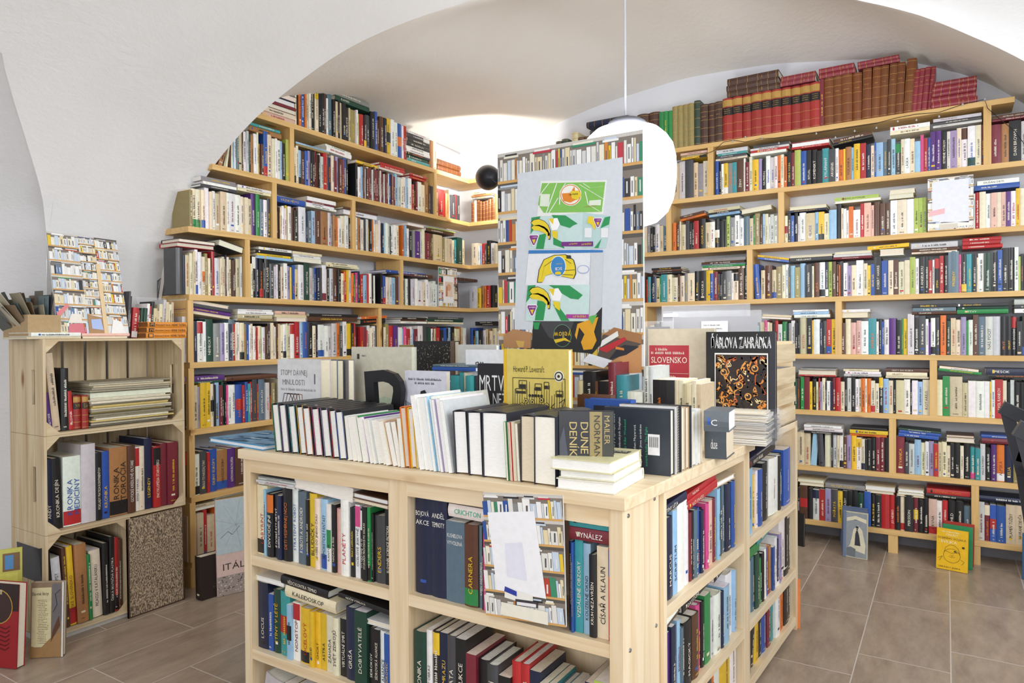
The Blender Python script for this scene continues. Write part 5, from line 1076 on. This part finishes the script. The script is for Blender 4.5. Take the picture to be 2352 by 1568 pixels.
mb = MB(); mb.aabb(CXB, CXF-.03, YL+.33, YR, 0, ZC[2]-.001, lin('#9A7B55')); tag(mb.build('storage_box', M_CARD), 'brown carton hidden behind the speckled panel', 'box')
PC = Plane((CXF-.02, 0, 0), (0, 1, 0), (-1, 0, 0))
C1, C2, C3 = 'topmost left crate', 'middle left crate', 'lowest left crate'
row(C1, PC, 107, 206, ZC[1]+.011, '.34 p46h15/-7=HISTORIE e70h30/-5 k70h24=DEJINY|ROSTLINY r46h15/-3=SLOVNÍK r68h13 r56h13', D=18, hard=True, back=.005)
for b_ in BOOKS[-2:]: b_['leather'] = 2
for b_, l_ in zip(BOOKS[-6:], ('purple book leaning at the left end of the top crate', 'tall beige cloth volume leaning behind the purple book in the crate', 'black boxed botany volume with gold lettering in the top crate', 'orange red hardback between the beige volume and the gilt red books', 'broader red volume with gilt bands in the top crate', 'narrower red volume with gilt bands beside the record pile')): b_['lab'] = l_
BOOKS[-4]['title'] = None; BOOKS[-6]['lab'] = BOOKS[-6]['lab']
e = empty('record_pile', (CXF-.15, 1.62, ZC[1]+.012), 'untidy pile of old magazines and record sleeves in the top crate', 'magazines')
r = random.Random(12); zz = ZC[1]+.0115; ya = PC.at(208, .8); yb = YR-.012
for k in range(30):
    th = r.uniform(.004, .0105) if k != 17 else .024; c_ = r.choice(['#CDBF9F', '#B9AC8E', '#8E8670', '#E2DAC2', '#A8A08A', '#6E6A5C', '#D8C27A', '#C9C6BC']) if k != 17 else '#E4E8D2'
    if zz+th > ZC[1]+.19: break
    mb = MB(); a_ = math.radians(r.uniform(-4, 4)); y0_ = ya+r.uniform(0, .02); mb.box((CXF-.028+r.uniform(-.02, .012), y0_, zz), V((-.21, .21*math.sin(a_), 0)), V((.3*math.sin(a_)*.12, (yb-.022-y0_)*r.uniform(.9, 1), 0)), (0, 0, th*.85), lin(c_)); mb.build('magazine', M_CARD, e); zz += th
row(C2, PC, 109, 412, ZC[2]+.011, 'v52h27=ANDY k62h27/-2=KRONIKA_DEJÍN wR112h27=KRONIKA|MEDICÍNY f90h31 k40h27=POKLADY_PIATICH_KONTINENTOV b52h27=KRONIKA tK112h28=KRONIKA|STOROČIA n50h28=GOTICKÉ_KRÍDLOVÉ_OLTÁRE wR30h27=RÍMSKY_PARAD c32h27 v52h30=LEGENDY rK46h26=ENCYKLOPÉDIA_STAROVEKU m42h27 m65h27', D=20, hard=True, back=.005)
row(C3, PC, 110, 284, ZC[3]+.011, 'k72h33/-4=THE_MOST w72h28/-4=ILUMINOVANÉ_RUKOPISY n30h31/-3 yR50h31/-3=ČESKÉ_SLOVENSKO t82h31/-2 g26h26/-2 c80h27/-2=PICASSO_V_KATALÁNSKU k40h29/-1 k36h31=ČESKÁ_SKUTEČNÁ_PLASTIKA rK32h30 n22h29', D=20, hard=True, back=.005)
# things on top of the crates
CT = ZC[0]+.001
e = empty('postcard_box', (-2.95, 1.30, CT), 'small tan carton stuffed with fanned old postcards on the crate stack', 'box')
a, b = YZ(64, 760, -2.90), YZ(140, 760, -2.90); zt_ = YZ(64, 722, -2.90).z; mb = MB(); w_ = b.y-a.y
for q in ((-2.904, -2.90, a.y, b.y), (-3.10, -3.096, a.y, b.y), (-3.096, -2.904, a.y, a.y+.004), (-3.096, -2.904, b.y-.004, b.y), (-3.096, -2.904, a.y+.004, b.y-.004)):
    mb.aabb(*q, CT, zt_ if q[2] != a.y+.004 else CT+.004, lin('#B79C74'))
mb.build('carton', M_CARD, e)
r = random.Random(21)
for k in range(38):
    t = k/37; ln = math.radians(-38+t*46+r.uniform(-6, 6)); x_ = -2.915-.16*r.random(); y_ = a.y+.012+(w_-.024)*t
    U = V((r.uniform(-.1, .1), math.sin(ln), math.cos(ln))).normalized(); A = V((0, math.cos(ln), -math.sin(ln)))*.0012; h_ = r.uniform(.11, .17)
    mb = MB(); mb.box((x_, y_, CT+.018 if ln > -.3 else CT+.03), V((-.09, r.uniform(-.02, .02), 0))*r.uniform(.5, 1), U*h_, A, lin(r.choice(['#A8A08A', '#6C665A', '#4C5048', '#B9B098', '#343A3C', '#6F8084', '#806A50', '#C4BDAA']))); 
    tag(mb.build('postcard', M_PRINT), 'old postcard fanned out of the small carton on the crates', 'postcard', 'postcards in the tan carton')
def lie(lab, px0, px1, z, th, c, title=None, D=.16, x=-2.87, sh=False, page='#E9E0CB'):
    a, b = YZ(px0, 768, x), YZ(px1, 768, x)
    return add_book(o=V((x, a.y, z)), A=V((0, 0, 1)), U=V((0, 1, 0)), N=V((-1, 0, 0)), w=th-.0005, h=b.y-a.y, D=D, c=c, acc=None, title=title, place='crate top', leather=0, lying=True, hard=True, idx=1, cnt=1, lab=lab, page=lin(page))
lie('brown flat booklet at the left end of the crate top', 62, 186, CT, .008, 'e', '', .2); lie('white booklet lying on the crate top under the photo print', 72, 186, CT+.0085, .016, 'w', None, .18)
lie('lower thin cream book under the photo print on the crates', 190, 292, CT, .009, 'c', '', .2); lie('upper thin pink brown book under the photo print on the crates', 188, 298, CT+.0095, .012, 'j', '', .2)
for i in range(3):
    k_ = lie('orange climbing guide numbered %d, %s of the stack of three' % (i+1, ('lowest', 'middle', 'topmost')[i]), 336+2*i, 428+i, CT+.0235*i, .023, 'o', None, .12, -2.875)
    k_['rgb'] = lin('#E08E2C'); k_['page'] = lin('#8A5A2C')
    def og(a, b, B, i=i):
        o, A, U, N, w, h = B['o'], B['A'], B['U'], B['N'], B['w'], B['h']; n_ = -N*.0012
        a.face([o+U*(h*.04)+A*w*.15+n_, o+U*(h*.17)+A*w*.15+n_, o+U*(h*.17)+A*w*.85+n_, o+U*(h*.04)+A*w*.85+n_], lin('#2A2016')); text(a, str(i+1), o+U*h*.15+A*w*.25+n_*1.5, A, -U, w*.5, h*.09, lin('#E08E2C'), fit=False)
        text(a, 'Kletterführer', o+U*h*.2+A*w*.3+n_, U, A, h*.36, w*.34, lin('#3A2A18')); text(a, 'HOHE TATRA', o+U*h*.6+A*w*.25+n_, U, A, h*.36, w*.45, lin('#2A1C10'))
    k_['art'] = og; k_['title'] = ''
PK = Plane((-2.93, 0, 0), (0, 1, 0), (-1, 0, 0))
row('crate top beside the print', PK, 296, 404, CT, 'x12h20/4 x16h18/4 rW40h13/5 n20h12/5 d18h13/5 d22h13/5 w20h15/5 rW14h14/5 k20h16/5 e24h13/3 e20h12/3 c24h15/3 f20h17/3 e20h16/2 c18h15/2 e18h16/2', D=10, hard=False)
e = empty('plastic_folder', YZ(330, 700, -3.06), 'clear plastic folder standing behind the small books on the crates', 'folder')
mb = MB(); a, b = YZ(318, 768, -3.06), YZ(384, 768, -3.06); mb.box((-3.06, a.y, CT), (0, b.y-a.y, 0), (-.01, 0, .185), (-.004, 0, 0), lin('#D9D6CC')); mb.build('sheet', M_FILM, e)
mb = MB(); mb.box((-3.0625, a.y+.01, CT), (0, (b.y-a.y)*.8, 0), (-.01, 0, .13), (-.001, 0, 0), lin('#C9B89C')); mb.build('insert', M_PRINT, e)
# ---------------------------------------------------------------- books and prints standing on the floor
def floor_book(bl, br, ytop, th, c, lab, fn=None, rgb=None, page='#EDE4CF', lean=5, hard=True, z=0, side='N'):
    p, q = on(bl[0], bl[1], (0, 0, z), (0, 0, 1)), on(br[0], br[1], (0, 0, z), (0, 0, 1)); N = (q-p); D = N.length; N.normalize()
    A = V((-N.y, N.x, 0)); 
    if A.dot(CAM-p) > 0: A = -A
    la = math.radians(lean); A2 = A*math.cos(la)-V((0, 0, 1))*math.sin(la); U = A*math.sin(la)+V((0, 0, 1))*math.cos(la)
    t = on(bl[0], ytop, p, A); h = (t.z-z)
    o = p+V((0, 0, th*math.sin(la)+.0006+z-p.z))
    return add_book(o=o, A=A2, U=U, N=N, w=th, h=h, D=D, c=c, rgb=rgb and lin(rgb), page=lin(page), acc=None, title='', place='floor', leather=0, hard=hard, idx=1, cnt=1, lab=lab, art=art(fn) if fn else None, fore='R')
def a_enty(F): F.rect(0, 0, 1, 1, '#C4C05A'); F.rect(.55, .78, .95, .96, '#7A5A34', 2); F.rect(.6, .8, .8, .94, '#4E86B8', 3); F.rect(0, .3, .9, .76, '#D2CE62', 2); F.text('Studenty', -.35, .55, 1.15, .16, '#1C1A12', 4)
floor_book((-50, 1508), (52, 1488), 1276, .02, 'l', 'yellow-green picture book standing on the floor behind the red one', a_enty, '#C4C05A')
def a_red(F):
    F.rect(0, 0, 1, 1, '#9C1C24'); F.rect(0, .68, 1, 1, '#2A1A18', 2); F.disc(.5, .72, .36, '#C9A24A', 3); F.disc(.5, .72, .34, '#3A2420', 4); F.text('Chagall', .1, .87, .75, .06, '#EFE3C4', 6)
    for k in range(6): F.line([(.4, .5-.05*k), (.7, .46-.05*k), (.8, .5-.05*k)], .02, '#5A1018', 4)
    F.disc(.35, .12, .09, '#D9D2A0', 5)
floor_book((-52, 1528), (38, 1538), 1340, .032, 'r', 'red and black art volume showing its pages, bottom left on the floor', a_red, '#9C1C24', lean=3)
def a_list(F):
    F.rect(0, 0, 1, 1, '#8E7A62'); F.rect(.03, .14, .62, .93, '#D9D0A4', 2); F.text('Slavné listy', .04, .83, .5, .045, '#3A2E1E', 4); r_ = random.Random(3)
    for k in range(26): F.scrib(.2+r_.uniform(0, .05), .76-.023*k, r_.uniform(.2, .34), .010, '#6A6048', k, 3)
    F.poly([(.64, .3), (.95, .5), (.9, .98), (.64, .98)], '#6E6A6C', 2); F.poly([(0, 0), (.95, 0), (.95, .35), (.6, .25), (.3, .12), (0, .16)], '#A07C50', 3); F.poly([(.62, .2), (.9, .42), (.86, .55), (.68, .36)], '#5E3C2A', 4); F.line([(.68, .6), (.8, .7), (.74, .84), (.9, .9)], .02, '#3A3430', 4); F.rect(.95, 0, 1, 1, '#E6E4E2', 5)
floor_book((69, 1512), (145, 1508), 1342, .02, 't', 'open jacketed book with a list of letters on cream, bottom left floor', a_list, '#8E7A62', lean=3)
def a_kap(F): F.text('KAPITÁL', .42, .22, .42, .05, '#6A5E52', 2); F.scrib(.42, .3, .4, .025, '#54493F'); F.rect(0, 0, .012, 1, '#3A2E2A', 2)
k_ = floor_book((462, 1381), (528, 1360), 1282, .052, 'n', 'thick black-brown book titled kapitál standing on the floor by the shelving', a_kap, '#2A211F', lean=2)
def a_it(F):
    F.rect(0, 0, 1, 1, '#E3C8C0'); F.text('ITÁLIE', .15, .26, .8, .07, '#4A3A3A', 3); F.rect(0, 0, 1, .2, '#A89C96', 2); r_ = random.Random(5)
    for k in range(90): u, v = r_.random()*.95, r_.random()*.19; F.rect(u, v, u+.03, v+.01, r_.choice(['#5A504E', '#D9D0CC']), 3)
    F.rect(0, .43, 1, 1, '#BFD0D6', 3)
    for k in range(9): F.line([(.5, .72), (.5+.6*math.cos(k*.7), .72+.25*math.sin(k*.7))], .004, '#7F949C', 4)
    F.line([(.1, .6), (.3, .66), (.4, .62), (.6, .7)], .01, '#5A6A70', 5)
floor_book((500, 1372), (590, 1350), 1152, .015, 'j', 'pale pink and blue map book leaning on the left wall shelving', a_it, '#E3C8C0', lean=3)
def a_holmes(F):
    F.rect(0, 0, 1, 1, '#C6BFA6'); F.rect(0, 0, .12, 1, '#6A7A96', 2); F.rect(.12, .02, .97, .98, '#8E9498', 2); F.poly([(.3, .3), (.42, .62), (.6, .72), (.78, .62), (.92, .3), (.9, .12), (.2, .2)], '#D6CFB4', 3); F.poly([(.14, .86), (.5, .92), (.95, .86), (.95, .78), (.5, .84), (.14, .78)], '#D6CFB4', 3); F.scrib(.2, .82, .7, .05, '#3A3E46', 4)
    F.poly([(.48, .28), (.5, .52), (.54, .6), (.6, .6), (.66, .5), (.72, .28)], '#33363E', 5); F.disc(.575, .625, .035, '#33363E', 6); F.rect(.52, .65, .63, .70, '#33363E', 6); F.poly([(.14, .05), (.5, .02), (.52, .2), (.3, .24), (.14, .2)], '#6E7478', 4)
r = random.Random(2)
for i in range(5): floor_book((1936-2*i, 1277-9*i), (1992-1*i, 1287-9*i), 1174-6*i, .010, 'u', ('old volume with a dark caped figure on its cover, front of the floor pile' if i == 0 else 'old blue-spined volume, %s of the floor pile behind the caped figure' % ('', 'second', 'third', 'fourth', 'rearmost')[i]), a_holmes if i == 0 else None, '#5E6C88' if i else '#C6BFA6', '#CFC6AC', lean=5)
def a_svej(F):
    Y_ = '#EDBB18'; F.rect(0, 0, 1, 1, Y_); K = '#3A2E10'
    F.text('OSUDY', .3, .84, .4, .055, '#F2E9C0', 3); F.text('DOBRÉHO VOJÁKA', .04, .75, .9, .055, '#6A5420', 3); F.text('ŠVEJKA', .14, .655, .62, .065, '#F4EED0', 3); F.scrib(.15, .92, .6, .03, '#F2E9C0'); F.text('OBRÁZKY JOSEFA', .08, .05, .8, .035, K, 3)
    F.line([(.18+.32+.27*math.cos(t*.35), .36+.17*math.sin(t*.35)) for t in range(19)], .010, K, 3); F.line([(.25, .42), (.3, .55), (.42, .62), (.58, .62), (.7, .55), (.76, .42)], .010, K, 3); F.line([(.3, .46), (.5, .42), (.72, .45)], .008, K, 3); F.line([(.4, .34), (.5, .31), (.6, .34)], .008, K, 3); F.line([(.46, .38), (.5, .34), (.55, .38)], .01, K, 3); F.line([(.05, .26), (.2, .32), (.1, .2)], .01, K, 3); F.line([(.78, .3), (.9, .25), (.82, .18)], .01, K, 3); F.rect(.82, .57, .9, .62, K, 3); F.poly([(.55, .46), (.68, .45), (.6, .5)], K, 4)
floor_book((2150, 1304), (2222, 1318), 1213, .014, 'y', 'bright yellow book with a line-drawn soldier face on the tiled floor', a_svej, '#EDBB18', lean=6)
floor_book((2163, 1297), (2233, 1310), 1204, .012, 'g', 'green book standing just behind the yellow soldier book on the floor', None, '#2E8B57', lean=6)
floor_book((2166, 1290), (2236, 1303), 1197, .012, 'r', 'red book rearmost behind the yellow soldier book on the floor', None, '#B0392C', lean=6)
floor_book((1829, 1252), (1846, 1256), 1178, .012, 'k', 'narrow black booklet leaning at the island far end', None, '#1E1E20', lean=2)
floor_book((1828, 1442), (1838, 1444), 1330, .008, 'o', 'slim orange-edged booklet standing on the floor by the island far end', None, '#E88A50', lean=1)
floor_book((2346, 1330), (2420, 1345), 1226, .02, 'b', 'blue book standing on the floor at the right picture edge', None, '#2E5C86', lean=3)
# ---------------------------------------------------------------- slatted crate with sleeved prints on the far unit
e = empty('slatted_crate', PS.pt(uC-.2, IZ, .1), 'pale slatted wooden crate with a hand hole on the far end of the island', 'crate')
ua, ub, n0, n1 = PS.at(1789, .95), uC-.004, .006, .40
def ob(mb, u0, u1, a0, a1, z0, z1): obox(mb, u0, u1, a0, a1, z0, z1)
for nm, (a0, a1) in (('slat_side', (n0, n0+.009)), ('slat_side', (n1-.009, n1))):
    mb = MB()
    for k, (z0, z1) in enumerate(((.0, .06), (.075, .135), (.15, .21), (.232, .30))): ob(mb, ua, ub, a0, a1, IZ+.001+z0, IZ+z1)
    mb.build(nm, CW[1], e)
for u_ in (ua, ub-.009):
    mb = MB(); 
    for z0, z1 in ((.0, .09), (.1, .2)): ob(mb, u_, u_+.009, n0+.009, n1-.009, IZ+.001+z0, IZ+z1)
    ob(mb, u_, u_+.009, n0+.009, (n0+n1)/2-.05, IZ+.21, IZ+.31); ob(mb, u_, u_+.009, (n0+n1)/2+.05, n1-.009, IZ+.21, IZ+.31); ob(mb, u_, u_+.009, (n0+n1)/2-.05, (n0+n1)/2+.05, IZ+.28, IZ+.31); mb.build('end_panel', CW[0], e)
mb = MB(); ob(mb, ua, ub, n0, n1, IZ+.0005, IZ+.006); mb.build('bottom', CW[0], e)
for i, (x0_, x1_, yy, zt_, lab, c_) in enumerate(((1518, 1722, 2.62, 1.262, 'rearmost clear sleeve with grey card standing in the slatted crate', '#8E8E94'), (1543, 1748, 2.56, 1.235, 'front clear sleeve with a small white label in the slatted crate', '#95959C'), (1478, 1545, 2.50, 1.20, 'dark grey mounted print in a sleeve left of the labelled sleeve', '#55555A'))):
    e = empty('print_sleeve', XY(x0_, 900, yy), lab, 'print sleeve', None)
    a, b = XY(x0_, 800, yy), XY(x1_, 800, yy); mb = MB(); mb.box((a.x+.006, yy+.001, IZ+.008), (b.x-a.x-.02, 0, 0), (0, .01, zt_-IZ-.03), (0, .003, 0), lin(c_)); mb.build('card', M_PRINT, e)
    mb = MB(); mb.box((a.x, yy-.0015, IZ+.0075), (b.x-a.x, 0, 0), (0, .012, zt_-IZ-.008), (0, .0006, 0), lin('#E0E0E6')); mb.build('clear_sleeve', M_FILM, e)
    F = Face(mb, (a.x, yy-.002, IZ), (b.x, yy-.002, IZ), (a.x, yy+.009, zt_)); mb = MB(); F.mb = mb
    if i == 1: F.rect(.34, .80, .64, .91, '#F2F2F6'); F.scrib(.36, .87, .2, .012, '#55555A'); F.scrib(.36, .84, .22, .012, '#55555A', 3)
    elif i == 2: F.rect(.5, .80, .98, .88, '#F2F2F6'); F.scrib(.53, .84, .4, .012, '#55555A')
    else: F.rect(.02, .9, .2, .93, '#EFEFF2')
    mb.build('label', M_PRINT, e)
# ---------------------------------------------------------------- pendant lamp, wall lamp, string lights, cable, chair
L0 = XY(1440, 275, 2.5); R_ = (XY(1565, 390, 2.5)-XY(1440, 390, 2.5)).length*.86; zt_, zb_ = L0.z, XY(1440, 521, 2.5).z
e = empty('pendant_lamp', (L0.x, 2.5, zt_), 'large glowing opal glass pendant lamp hanging over the island', 'lamp')
H = zt_-zb_; prof = [(0, -H), (R_*.35, -H*.995), (R_*.62, -H*.955), (R_*.82, -H*.87), (R_*.93, -H*.76), (R_*.985, -H*.62), (R_, -H*.47), (R_*.985, -H*.36), (R_*.93, -H*.25), (R_*.82, -H*.175), (R_*.66, -H*.108), (R_*.48, -H*.08), (R_*.37, -H*.07)]
mb = MB(); mb.lathe(prof, (L0.x, 2.5, zt_), n=56); mb.build('glass_globe', M_OPAL, e, smooth=True)
mb = MB(); mb.lathe([(R_*.38, -H*.074), (R_*.41, -H*.066), (R_*.39, -H*.03), (R_*.31, -H*.006), (R_*.16, .002), (.02, .006), (.008, .016), (0, .016)], (L0.x, 2.5, zt_), n=40); mb.build('cap', M_CAP, e, smooth=True)
mb = MB(); mb.tube([(L0.x-.006, 2.5, zt_+.01), (L0.x-.006, 2.5, 2.98)], .0045); mb.build('cord', M_CORD, e)
pl = bpy.data.lights.new('pendant_bulb', 'POINT'); pl.energy = 9; pl.color = (1, .97, .92); pl.shadow_soft_size = .18
# wall lamp: dark dome turned to the corner, clipped on the back shelf
lp = XY(1122, 408, 3.86); e = empty('clip_lamp', lp, 'small dark dome clip lamp lighting the shelf corner, beside the tall board', 'lamp')
ax = V((-.62, .74, .24)).normalized(); mb = MB(); 
mb.lathe([(0, -.085), (.03, -.08), (.056, -.062), (.074, -.03), (.083, .01), (.084, .045), (.081, .045), (.080, .01), (.07, -.028), (.05, -.058), (0, -.078)], lp, ax, n=32); mb.build('lamp_shade', M_METAL, e, smooth=True)
mb = MB(); mb.lathe([(0, -.035), (.02, -.028), (.028, 0), (.02, .024), (0, .03)], lp, ax, n=20); mb.build('bulb', M_BULB, e, smooth=True)
mb = MB(); q = lp-ax*.08; mb.tube([q, q+V((.03, .03, -.03)), V((q.x+.06, 4.05, q.z+.02)), V((q.x+.06, 4.10, 2.262))], .006); mb.build('arm', M_METAL, e); 
mb = MB(); mb.aabb(q.x+.045, q.x+.075, 4.09, 4.135, 2.281, 2.288); mb.aabb(q.x+.045, q.x+.075, 4.088, 4.104, 2.24, 2.288); mb.build('clamp', M_METAL, e)
sp = bpy.data.lights.new('clip_lamp_bulb', 'SPOT'); sp.energy = 15; sp.spot_size = math.radians(158); sp.spot_blend = .12; sp.color = (1, .95, .86); sp.shadow_soft_size = .03
so = bpy.data.objects.new('clip_lamp_bulb', sp); col.objects.link(so); so.location = lp+ax*.06; so.rotation_euler = ax.to_track_quat('-Z', 'Y').to_euler()
e = empty('string_lights', XY(1745, 325, 4.10), 'thin black wire of tiny round string lights along the back wall top shelf', 'string lights')
wp = [(1528, 382), (1560, 372), (1600, 362), (1640, 346), (1662, 326), (1685, 322), (1712, 326), (1745, 319), (1790, 316), (1850, 308), (1875, 305), (1930, 296), (1962, 291), (2013, 283), (2062, 270), (2105, 262), (2157, 258), (2210, 240), (2262, 228), (2268, 248), (2290, 268), (2330, 300), (2352, 330)]
mb = MB(); mb.tube([XY(x, y, 4.098) for x, y in wp], .0016, n=5); mb.build('wire', M_WIRE, e)
for x, y in ((1683, 325), (1712, 315), (1750, 317), (1789, 329), (1875, 307), (1919, 316), (1963, 301), (2013, 294), (2062, 279), (2105, 276), (2157, 268), (2211, 240), (2262, 228)):
    p = XY(x, y, 4.094); mb = MB(); mb.lathe([(0, -.005), (.004, -.003), (.005, 0), (.004, .003), (.002, .006), (0, .008)], p, n=10); mb.build('bulb', M_BULBW, e, smooth=True) if False else mb.build('bulb', M_CORD, e, smooth=True)
mb = MB(); mb.tube([YZ(x, y, WX-.325) for x, y in ((2, 985), (12, 1040), (16, 1120), (8, 1200), (-8, 1280))], .0025, n=6); tag(mb.build('cable', M_CORD), 'thin grey cable hanging down the wall left of the crates', 'cable')
e = empty('metal_chair', on(2330, 1400, (0, 0, 0), (0, 0, 1)), 'dark metal armchair cut off by the right picture edge', 'chair')
YC = 2.30
def cp_(x, y, dy=0): p = XY(x, y, YC); return V((p.x, p.y+dy, p.z))
def bar(mb, p, q, w=.030, t=.012):
    d = (q-p).normalized(); s_ = V((0, 1, 0)); n_ = d.cross(s_).normalized(); mb.box(p-n_*w/2-s_*t/2, q-p, n_*w, s_*t)
A0, A1, B1 = cp_(2300, 934), cp_(2440, 1000), cp_(2352, 1085)
for dy in (0, -.48):
    f = V((0, dy, 0)); mb = MB(); bar(mb, A0+f, A1+f, .034, .035); mb.build('armrest', M_METAL, e)
    mb = MB(); bar(mb, A0+f+V((.012, 0, -.01)), cp_(2350, 1090)+f, .03, .02); bar(mb, cp_(2350, 1090)+f, V((cp_(2350, 1090).x+.10, YC, .0))+f, .03, .02); mb.build('leg', M_METAL, e)
    mb = MB(); bar(mb, cp_(2336, 1045)+f, cp_(2440, 1075)+f, .028, .02); mb.build('seat_rail', M_METAL, e)
    mb = MB(); bar(mb, A1+f, V((A1.x+.12, YC, .0))+f, .03, .02); bar(mb, A1+f, A1+f+V((.06, 0, .22)), .03, .02); mb.build('leg', M_METAL, e)
s0 = cp_(2350, 1050); mb = MB(); mb.aabb(s0.x, s0.x+.42, YC-.48, YC, s0.z-.05, s0.z-.02); mb.build('seat', M_METAL, e, bevel=.006)
mb = MB(); mb.box(A1+V((.05, 0, .02)), (0, -.48, 0), (.06, 0, .2), (.015, 0, 0)); mb.build('backrest', M_METAL, e)
# ---------------------------------------------------------------- turn the book list into objects
def nw(s): return len(re.findall(r"[A-Za-z0-9][A-Za-z0-9'-]*", s))
def book_area(B):
    c = B['o']+B['U']*B['h']*.5+B['A']*B['w']*.5; x, y, z = proj(c)
    if not (-25 < x < 2377 and -25 < y < 1850) or z < .2: return 0
    v = (c-CAM).normalized(); s = abs(v.dot(B['N']))*B['w']*B['h']+abs(v.dot(B['A']))*B['D']*B['h']*.25
    return s/z/z
for B in BOOKS: B['area'] = 1e-9 if B.get('filler') else book_area(B)*(6 if B['lab'] else 1)*B.get('boost', 1)
BOOKS.sort(key=lambda b: -b['area'])
NIND = 318
def book_label(B):
    if B['lab']: return B['lab']
    c = NAME[B['c']]; ac = ' and '+NAME[B['acc']] if B.get('acc') and B['acc'] != B['c'] else ''
    kind = 'leather volume' if B['leather'] else 'book'
    t = B.get('title'); pl = B['place']; n, cnt = B['idx'], B['cnt']
    if B.get('lying'):
        pos = 'only one' if cnt == 1 else 'lowest' if n == 1 else 'topmost' if n == cnt else ordw(n)+' up'
        x = int(proj(B['o'])[0]); return '%s%s %s lying flat, %s in its pile, %s' % (c, ac, kind, pos, pl.replace(', lying', ''))
    side = 'left' if n <= (cnt+1)//2 else 'right'; k = n if side == 'left' else cnt-n+1
    return '%s%s %s, %s from %s, %s' % (c, ac, kind, ordw(k) if k < 40 else 'far', side, pl)
NONAME = 'HENNING NESBO PERSSON CHILD DAVID BROWN RANKOV KURT HARRIS PALACH IVAN KOMENSK PICASSO ANDY LELIA ZOŠČ MARCUS ENDERS DUŠAN CRICHTON KATE GÁNDHÍ EMMA CARNERA RAMSES ADVENT TYRAN'.split()
used = {}
mcs, mps = MB(), MB()
for i, B in enumerate(BOOKS):
    if B['area'] <= 0 and not B['lab']: continue
    if i < NIND:
        lb_ = book_label(B); t = B.get('title')
        if t and t not in ('.', '') and not B['lab'] and not any(w_ in t for w_ in NONAME):
            tt = t.replace('|', ' ').strip().lower(); w = (lb_+' x').split()
            extra = 'spine reading "%s", ' % tt
            l2 = lb_.replace(', ', ' with '+extra, 1)
            if nw(l2) <= 16: lb_ = l2
        if nw(lb_) > 16: lb_ = lb_.replace(' lying flat', '').replace(' in its pile', ' of pile')
        if nw(lb_) > 16: lb_ = lb_.replace("island side, ", '')
        if nw(lb_) > 16: lb_ = lb_.replace(' shelf', '')
        if nw(lb_) > 16: print('LONG', lb_)
        q = lb_; n = 2
        while q in used:
            x = proj(B['o']); nb = min((b for b in BOOKS if b is not B and b['place'].split(',')[0] == B['place'].split(',')[0] and b['c'] != B['c']), key=lambda b: (b['o']-B['o']).length)
            q = lb_.replace(' in its pile', '')+', '+('beside ' if n == 2 else 'near ')+NAME[nb['c']]+' one' if n < 4 else lb_+' '+ordw(n); n += 1
        used[q] = 1
        e = empty('book', B['o'], q, 'book', B.get('grp') or 'books on the '+B['place'].split(',')[0] if not B['lab'] or B.get('grp') else None)
        a, b = MB(), MB(); book_geo(a, b, B)
        if B.get('art'): B['art'](a, b, B)
        a.build('cover', [M_COVER, M_PAGE], e); b.build('page_block', [M_PAGE, M_COVER], e)
    else:
        book_geo(mcs, mps, B)
        if B.get('art'): B['art'](mcs, mps, B)
me0 = MB(); n0 = len(mcs.v)
mcs.mesh(mps.v, mps.f, (1, 1, 1, 1)); 
for k in range(len(mps.f)): mcs.c[len(mcs.c)-len(mps.f)+k] = mps.c[k]; mcs.m[len(mcs.m)-len(mps.f)+k] = 1
o = mcs.build('book_rows', [M_COVER, M_PAGE]); tag(o, 'dense rows of smaller paperbacks and hardbacks packed on the wall shelving', 'books', None, 'stuff')
print('BOOKS', len(BOOKS), 'verts', len(mcs.v))
for o in bpy.data.objects:
    if o.get('label') and nw(o['label']) > 16: print('LONG', o.name, o['label'])
